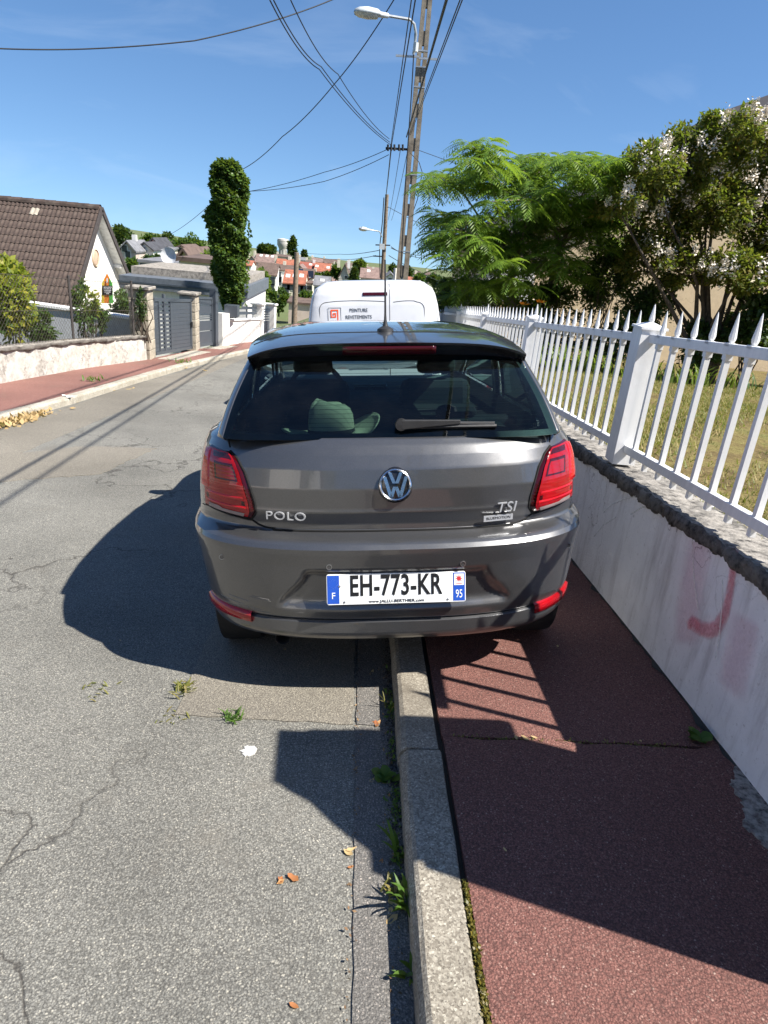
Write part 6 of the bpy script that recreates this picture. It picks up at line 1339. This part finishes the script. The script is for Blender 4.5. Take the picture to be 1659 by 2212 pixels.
# left-hand garden plants
shrub('yellow green leafy shrub behind the old wall at the left picture edge', 18, 645, 50, 88, 11.8, 'yellow', 3400, .10, .6, 44); shrub('dark weedy shrub below the yellow green shrub', 85, 705, 45, 38, 12.3, 'mid', 1500, .07, .4)
shrub('vine climbing the left fence post', 178, 668, 20, 60, 13.5, 'mid', 380, .09, .2); shrub('yellowish vine shoots left of the notice board', 190, 650, 26, 40, 13.8, 'yellow', 260, .09, .2)
shrub('green shrub behind the fence right of the notice board', 268, 662, 28, 32, 16.5, 'mid', 1500, .08, .4); shrub('small green plant under the notice board', 210, 690, 24, 30, 14.5, 'mid', 900, .07, .3)
shrub('tangle of greenery on the first block pillar', 305, 655, 13, 55, 14.5, 'dark', 420, .06, .15, bz=-.9)
shrub('low garden shrub left behind the old wall', -60, 690, 60, 50, 11.2, 'mid', 1800, .09, .5)
# ------------------------------------------------------------------ weeds, fallen leaves, litter
m_dead = leafmat('dead_leaf', (.30, .085, .035), (.42, .15, .055), (.50, .30, .13), .25, .7); m_deadp = leafmat('dead_leaf_pale', (.45, .30, .14), (.55, .40, .20), (.50, .34, .16), .2, .7)
def fallen(label, px, py, h, size, n=1, mat=None, spread=.0, seed=0):
    """curled dead leaf (or torn bits of one) lying on the ground"""
    g = np.random.default_rng(int(px*3+py)+seed); c = gr(px, py, h); V = []; Q = []
    for i in range(n):
        p = c+np.array([g.normal()*spread, g.normal()*spread, 0]); p[2] = G(p[0], p[1])+h+.004; a = g.uniform(0, 6.28); L_ = size*g.uniform(.6, 1.2); d = np.array([math.cos(a), math.sin(a), 0]); s = np.array([-d[1], d[0], 0]); o = len(V); curl = g.uniform(.2, .6)
        for t in (-1., -.45, .1, .6, 1.):
            w = (1-t*t*.95)*.42*L_*.5*(1+.35*g.normal()); m_ = p+d*L_*.5*t+np.array([0, 0, curl*L_*.25*t*t]); V += [m_-s*w+np.array([0, 0, abs(w)*curl*g.uniform(.2, 1.2)]), m_, m_+s*w+np.array([0, 0, abs(w)*curl*g.uniform(.2, 1.2)])]
        for k in range(4): Q += [(o+3*k, o+3*k+1, o+3*k+4, o+3*k+3), (o+3*k+1, o+3*k+2, o+3*k+5, o+3*k+4)]
    return tag(npmesh('fallen_leaf', np.array(V), Q, mat or m_dead), label, 'leaf', 'fallen leaves on road and pavement')
for a in (('crumpled orange brown leaf on the road right of centre bottom', 622, 1906, 0, .034, 4, None, .016), ('brown leaf scrap on the road seam below the kerb shadow', 755, 1842, 0, .03, 2, m_deadp, .008), ('small brown leaf on the gutter seam', 757, 1875, 0, .025, 1), ('orange brown dead leaf in the gutter beside the patch', 812, 1566, 0, .04, 4, None, .014),
          ('pale leaf in the gutter in the car shadow', 803, 1455, 0, .04, 1, m_deadp), ('pale leaf on the red pavement behind the rear bumper', 1204, 1398, .1, .03, 1, m_deadp), ('tiny tan leaf on the shaded red pavement', 1090, 1838, .1, .02, 1, m_deadp), ('brown leaf under the big kerb weed', 845, 1975, 0, .04, 3, m_deadp, .018),
          ('brown leaf beside the grassy kerb weed', 822, 1865, 0, .03, 1), ('pale leaf under the leafy kerb weed', 805, 1690, 0, .035, 2, m_deadp, .012), ('small red leaf near the bottom edge of the road', 635, 2175, 0, .025, 1), ('tan leaf on the red pavement near the joint', 1383, 1602, .1, .025, 1, m_deadp), ('straw scraps on the pavement joint', 1140, 1592, .1, .03, 3, m_deadp, .02),
          ('leaf below the rear bumper centre on the road', 615, 1405, 0, .03, 1, m_deadp), ('pale leaf scrap on the road left of the seam', 260, 1385 , 0, .015, 1, m_deadp), ('leaf in front of the left kerb beyond the leaf drift', 170, 868, 0, .14, 3, m_deadp, .08), ('leaf scraps on the road by the left kerb further up', 262, 842, 0, .12, 3, m_deadp, .1), ('pale litter scrap on the left kerb top', 148, 857, .1, .22, 2, M('paper_white', (.75, .74, .70), .8), .06), ('leaf scraps by the left kerb near the gate', 395, 798, 0, .14, 3, m_deadp, .15)): fallen(*a)
# drift of leaves at the left kerb
g = np.random.default_rng(33); n = 420; y = 7.55+g.normal(0, .33, n); x = np.array([LK(q) for q in y])+.02+np.abs(g.normal(0, .08, n)); cen = np.stack([x, y, -SLOPE*y+CROSS*x+g.uniform(.003, .03, n)], 1); v, q = leaves(g, cen, .075, .6, 1.2, None, .4)
tag(npmesh('leaf_drift', v, q, m_deadp, kind='stuff'), 'drift of dry orange leaves against the left kerb', 'leaves')
m_weed = leafmat('weed_green', (.055, .12, .02), (.085, .17, .03), (.12, .21, .04), .4); m_weedy = leafmat('weed_yellow', (.14, .16, .03), (.20, .19, .05), (.26, .20, .07), .35)
def weed(label, px, py, h, n, L_, w, up=.5, mat=None, spread=.01, broad=False, name='weed'):
    g = np.random.default_rng(int(px+py)); c = gr(px, py, h); V = []; Q = []
    for i in range(n):
        a = g.uniform(0, 6.28); b = c+np.array([g.normal()*spread, g.normal()*spread*1.4, 0]); b[2] = G(b[0], b[1])+h; L2 = L_*g.uniform(.55, 1.15); d = np.array([math.cos(a), math.sin(a), 0]); s = np.array([-d[1], d[0], 0])*w*g.uniform(.7, 1.2); u2 = up*g.uniform(.6, 1.4); o = len(V); pr = (.18, .8, 1., .75, .08) if broad else (.7, 1., .85, .5, .05)
        for k, t in enumerate((0, .3, .55, .8, 1.)): p = b+d*L2*t*(1-.35*u2*.5)+np.array([0, 0, L2*u2*(t-.45*t*t)]); V += [p-s*pr[k]+np.array([0, 0, .15*w]), p, p+s*pr[k]+np.array([0, 0, .15*w])]
        for k in range(4): Q += [(o+3*k, o+3*k+1, o+3*k+4, o+3*k+3), (o+3*k+1, o+3*k+2, o+3*k+5, o+3*k+4)]
    r_ = thing(name, label, 'weed', c); npmesh('leaves', np.array(V), Q, mat or m_weed, r_); return r_
weed('broad-leaved weed in the gutter beside the kerb joint', 832, 1685, 0, 13, .055, .018, .9, None, .010, True); weed('upright grassy weed in the gutter in the pillar shadow', 860, 1845, 0, 11, .09, .006, 1.3, None, .008); weed('tall grassy weed with seed heads against the kerb', 873, 1960, 0, 14, .10, .007, 1.4, None, .009); weed('brownish seedy weed beside the tall grassy weed', 852, 1925, 0, 26, .045, .005, 1.2, m_weedy, .014)
weed('small bright sprout against the kerb near the bottom edge', 885, 2110, 0, 9, .055, .006, .9, None, .006); weed('dry tuft at the corner of the asphalt patch under the shadow edge', 398, 1490, 0, 46, .05, .004, .9, m_weedy, .016); weed('green tuft on the lower edge of the asphalt patch', 502, 1552, 0, 40, .045, .003, .9, None, .016); weed('broad-leaved weed at the foot of the white wall', 1505, 1598, .1, 11, .055, .02, .8, None, .012, True)
weed('thin dry stalks in the gutter below the bumper', 838, 1535, 0, 6, .08, .003, 1.6, m_weedy, .01); weed('sparse grass in the crack left of the patch', 215, 1490, 0, 16, .03, .003, .8, m_weedy, .03); weed('dry grass in the patch edge crack', 370, 1550, 0, 14, .03, .003, .6, m_weedy, .03)
for i, (px, py) in enumerate(((165, 787), (250, 766), (380, 808))): pass
for px, py, l in ((110, 792, 'leftmost green weed at the foot of the old wall'), (250, 765, 'green weed at the middle of the old wall foot'), (192, 775, 'small weed clump at the old wall foot under the notice board'), (318, 762, 'weed at the foot of the first block pillar'), (395, 783, 'weed on the left pavement kerb before the gate'), (560, 742, 'weeds at the foot of the white wall'), (205, 822, 'grass tuft on the left kerb edge')): weed(l, px, py, .1, 30, .11, .010, 1., None, .08)
g = np.random.default_rng(3); n = 500; x = g.uniform(.40, 1.25, n); y = 1.899+g.normal(0, .004, n); cen = np.stack([x, y, -SLOPE*y+CROSS*x+.088+g.uniform(0, .014, n)], 1); v, q = leaves(g, cen, .012, .35, .6, None, .5)
tag(npmesh('joint_grass', v, q, m_weedy, kind='stuff'), 'dry grass and crumbs in the open pavement joint', 'grass')
n = 900; y = g.uniform(1.3, 2.9, n); x = .205+g.normal(0, .012, n); cen = np.stack([np.minimum(x, .221), y, -SLOPE*y+CROSS*x+.006+g.uniform(0, .004, n)], 1); v, q = leaves(g, cen, .010, .6, 1.5, None, .5)
tag(npmesh('gutter_debris', v, q, M('gutter_dirt', (.045, .04, .034), .95), kind='stuff'), 'dark crumbs and soil in the gutter along the kerb', 'debris')
n = 1500; y = np.concatenate([g.uniform(.6, 4, n//2), g.uniform(1.2, 2.4, n//2)]); cl = np.sin(y*9)+np.sin(y*23+1)+np.sin(y*4.1); kp = cl > g.uniform(-.4, 2.2, len(y)); y = y[kp]; n = len(y); x = .214-np.abs(g.normal(0, .014, n)); cen = np.stack([x, y, -SLOPE*y+CROSS*x+g.uniform(.004, .02, n)], 1); v, q = leaves(g, cen, .016, .4, .8, None, .6)
tag(npmesh('gutter_growth', v, q, m_weed, kind='stuff'), 'tiny seedlings and moss growing along the kerb foot', 'weeds')
n = 330; y = g.uniform(.9, 3.2, n); x = np.where(g.uniform(0, 1, n) < .6, .20-np.abs(g.normal(0, .02, n)), .072+g.normal(0, .006, n)); cen = np.stack([x, y, -SLOPE*y+CROSS*x+g.uniform(.006, .012, n)], 1); v, q = leaves(g, cen, .009, .5, 1.4, None, .8)
tag(npmesh('gutter_litter', v, q, leafmat('leaf_crumbs', (.10, .06, .035), (.22, .12, .06), (.36, .24, .13), .1, .8), kind='stuff'), 'crumbled brown leaf litter in the gutter and its seam', 'litter')
# old traffic drips on the road
for i, (px, py, r_) in enumerate(((268, 990, .045), (300, 922, .05), (335, 905, .05), (232, 985, .06), (390, 870, .07), (160, 1060, .02))):
    pass

# ------------------------------------------------------------------ the street behind the camera (seen in the paint and glass)
def back_house(label, x0, x1, y0, y1, wall, roof, hw=4.2, axis='x'):
    z0 = G(0, y0)-1; zt = G(0, (y0+y1)/2)+hw; t_ = thing('house', label, 'house', ((x0+x1)/2, (y0+y1)/2, z0)); build('wall', MB().box((x0, y0, z0), (x1, y1, zt)), wall, t_); xm, ym = (x0+x1)/2, (y0+y1)/2; r_ = MB()
    for e in (y0-.4, y1+.4): P = [(x0-.3, e, zt-.3), (x1+.3, e, zt-.3), (x1+.3, ym, zt+2.4), (x0-.3, ym, zt+2.4)]; r_.hexa([(x, y, z-.02) for x, y, z in P]+[(x, y, z+.2) for x, y, z in P])
    build('roof', r_, roof, t_)
    for x in (x0+.05, x1-.05): build('gable', MB().add([(x, y0, zt), (x, y1, zt), (x, ym, zt+2.2)], [(0, 1, 2)]), wall, t_)
    for k in range(3):
        for f in (0, 1):
            xx = x0+(x1-x0)*(k+.5)/3; zz_ = G(0, y1)+.9+f*2.2; w_ = build('window', MB().box((xx-.5, y1+.01, zz_), (xx+.5, y1+.06, zz_+1.2)), m_fr, t_); build('pane', MB().box((xx-.42, y1+.061, zz_+.08), (xx+.42, y1+.08, zz_+1.12)), m_pane, w_)
back_house('white house behind the viewpoint on the left', -13, -6.5, -13, -5, m_wallw, m_tile); back_house('beige house behind the viewpoint on the right', 5.5, 13, -14, -6, m_beige, m_tile, 4.6); back_house('cream house further behind the viewpoint on the left', -14, -6.8, -28, -18, m_ww, m_tile, 4.6); back_house('cream house further behind the viewpoint on the right', 5., 12, -30, -20, m_ww, m_tile, 4.2)
bw = thing('street_wall', 'low white wall behind the viewpoint on the left', 'wall', (-5.4, -10, G(-5.4, -10))); build('wall_body', MB().hexa([(x, y, G(x, y)+z) for z in (0, .9) for x, y in ((-5.75, -30), (-5.55, -30), (-5.4, .9), (-5.6, .9))]), m_ww, bw)
bw = thing('street_wall', 'low white wall behind the viewpoint on the right', 'wall', (1.5, -15, G(1.5, -15))); build('wall_body', MB().hexa([(x, y, G(x, y)+z) for z in (0, 1.1) for x, y in ((1.4, -30), (1.6, -30), (1.6, -3.4), (1.4, -3.4))]), m_ww, bw)
def back_tree(label, x, y, h, r, mat):
    g = np.random.default_rng(int(abs(x*7+y*3))); z0 = G(0, y); t_ = thing('tree', label, 'tree', (x, y, z0)); build('trunk', MB().tube([(x, y, z0-.3), (x, y, z0+h*.7)], [.16, .07], 8), m_bark, t_); p, o = crown_pts(g, (x, y, z0+h*.62), (r, r, h*.38), 5000, 30); v, q = leaves(g, p, .16, .6, .5, o, .4); npmesh('crown', v, q, LM[mat], t_)
back_tree('round green tree behind the viewpoint on the left', -7.2, -15.5, 6, 2.2, 'mid'); back_tree('dark tree far behind the viewpoint on the right', 3.8, -18, 6.5, 2.2, 'dark'); back_tree('green tree far behind the viewpoint on the left', -6.6, -33, 7, 2.8, 'mid'); back_tree('dark tree far behind the viewpoint in the street bend', 1.5, -48, 8, 4., 'dark'); back_tree('tall tree far behind the viewpoint in the street bend', -3.5, -52, 9, 4., 'mid')
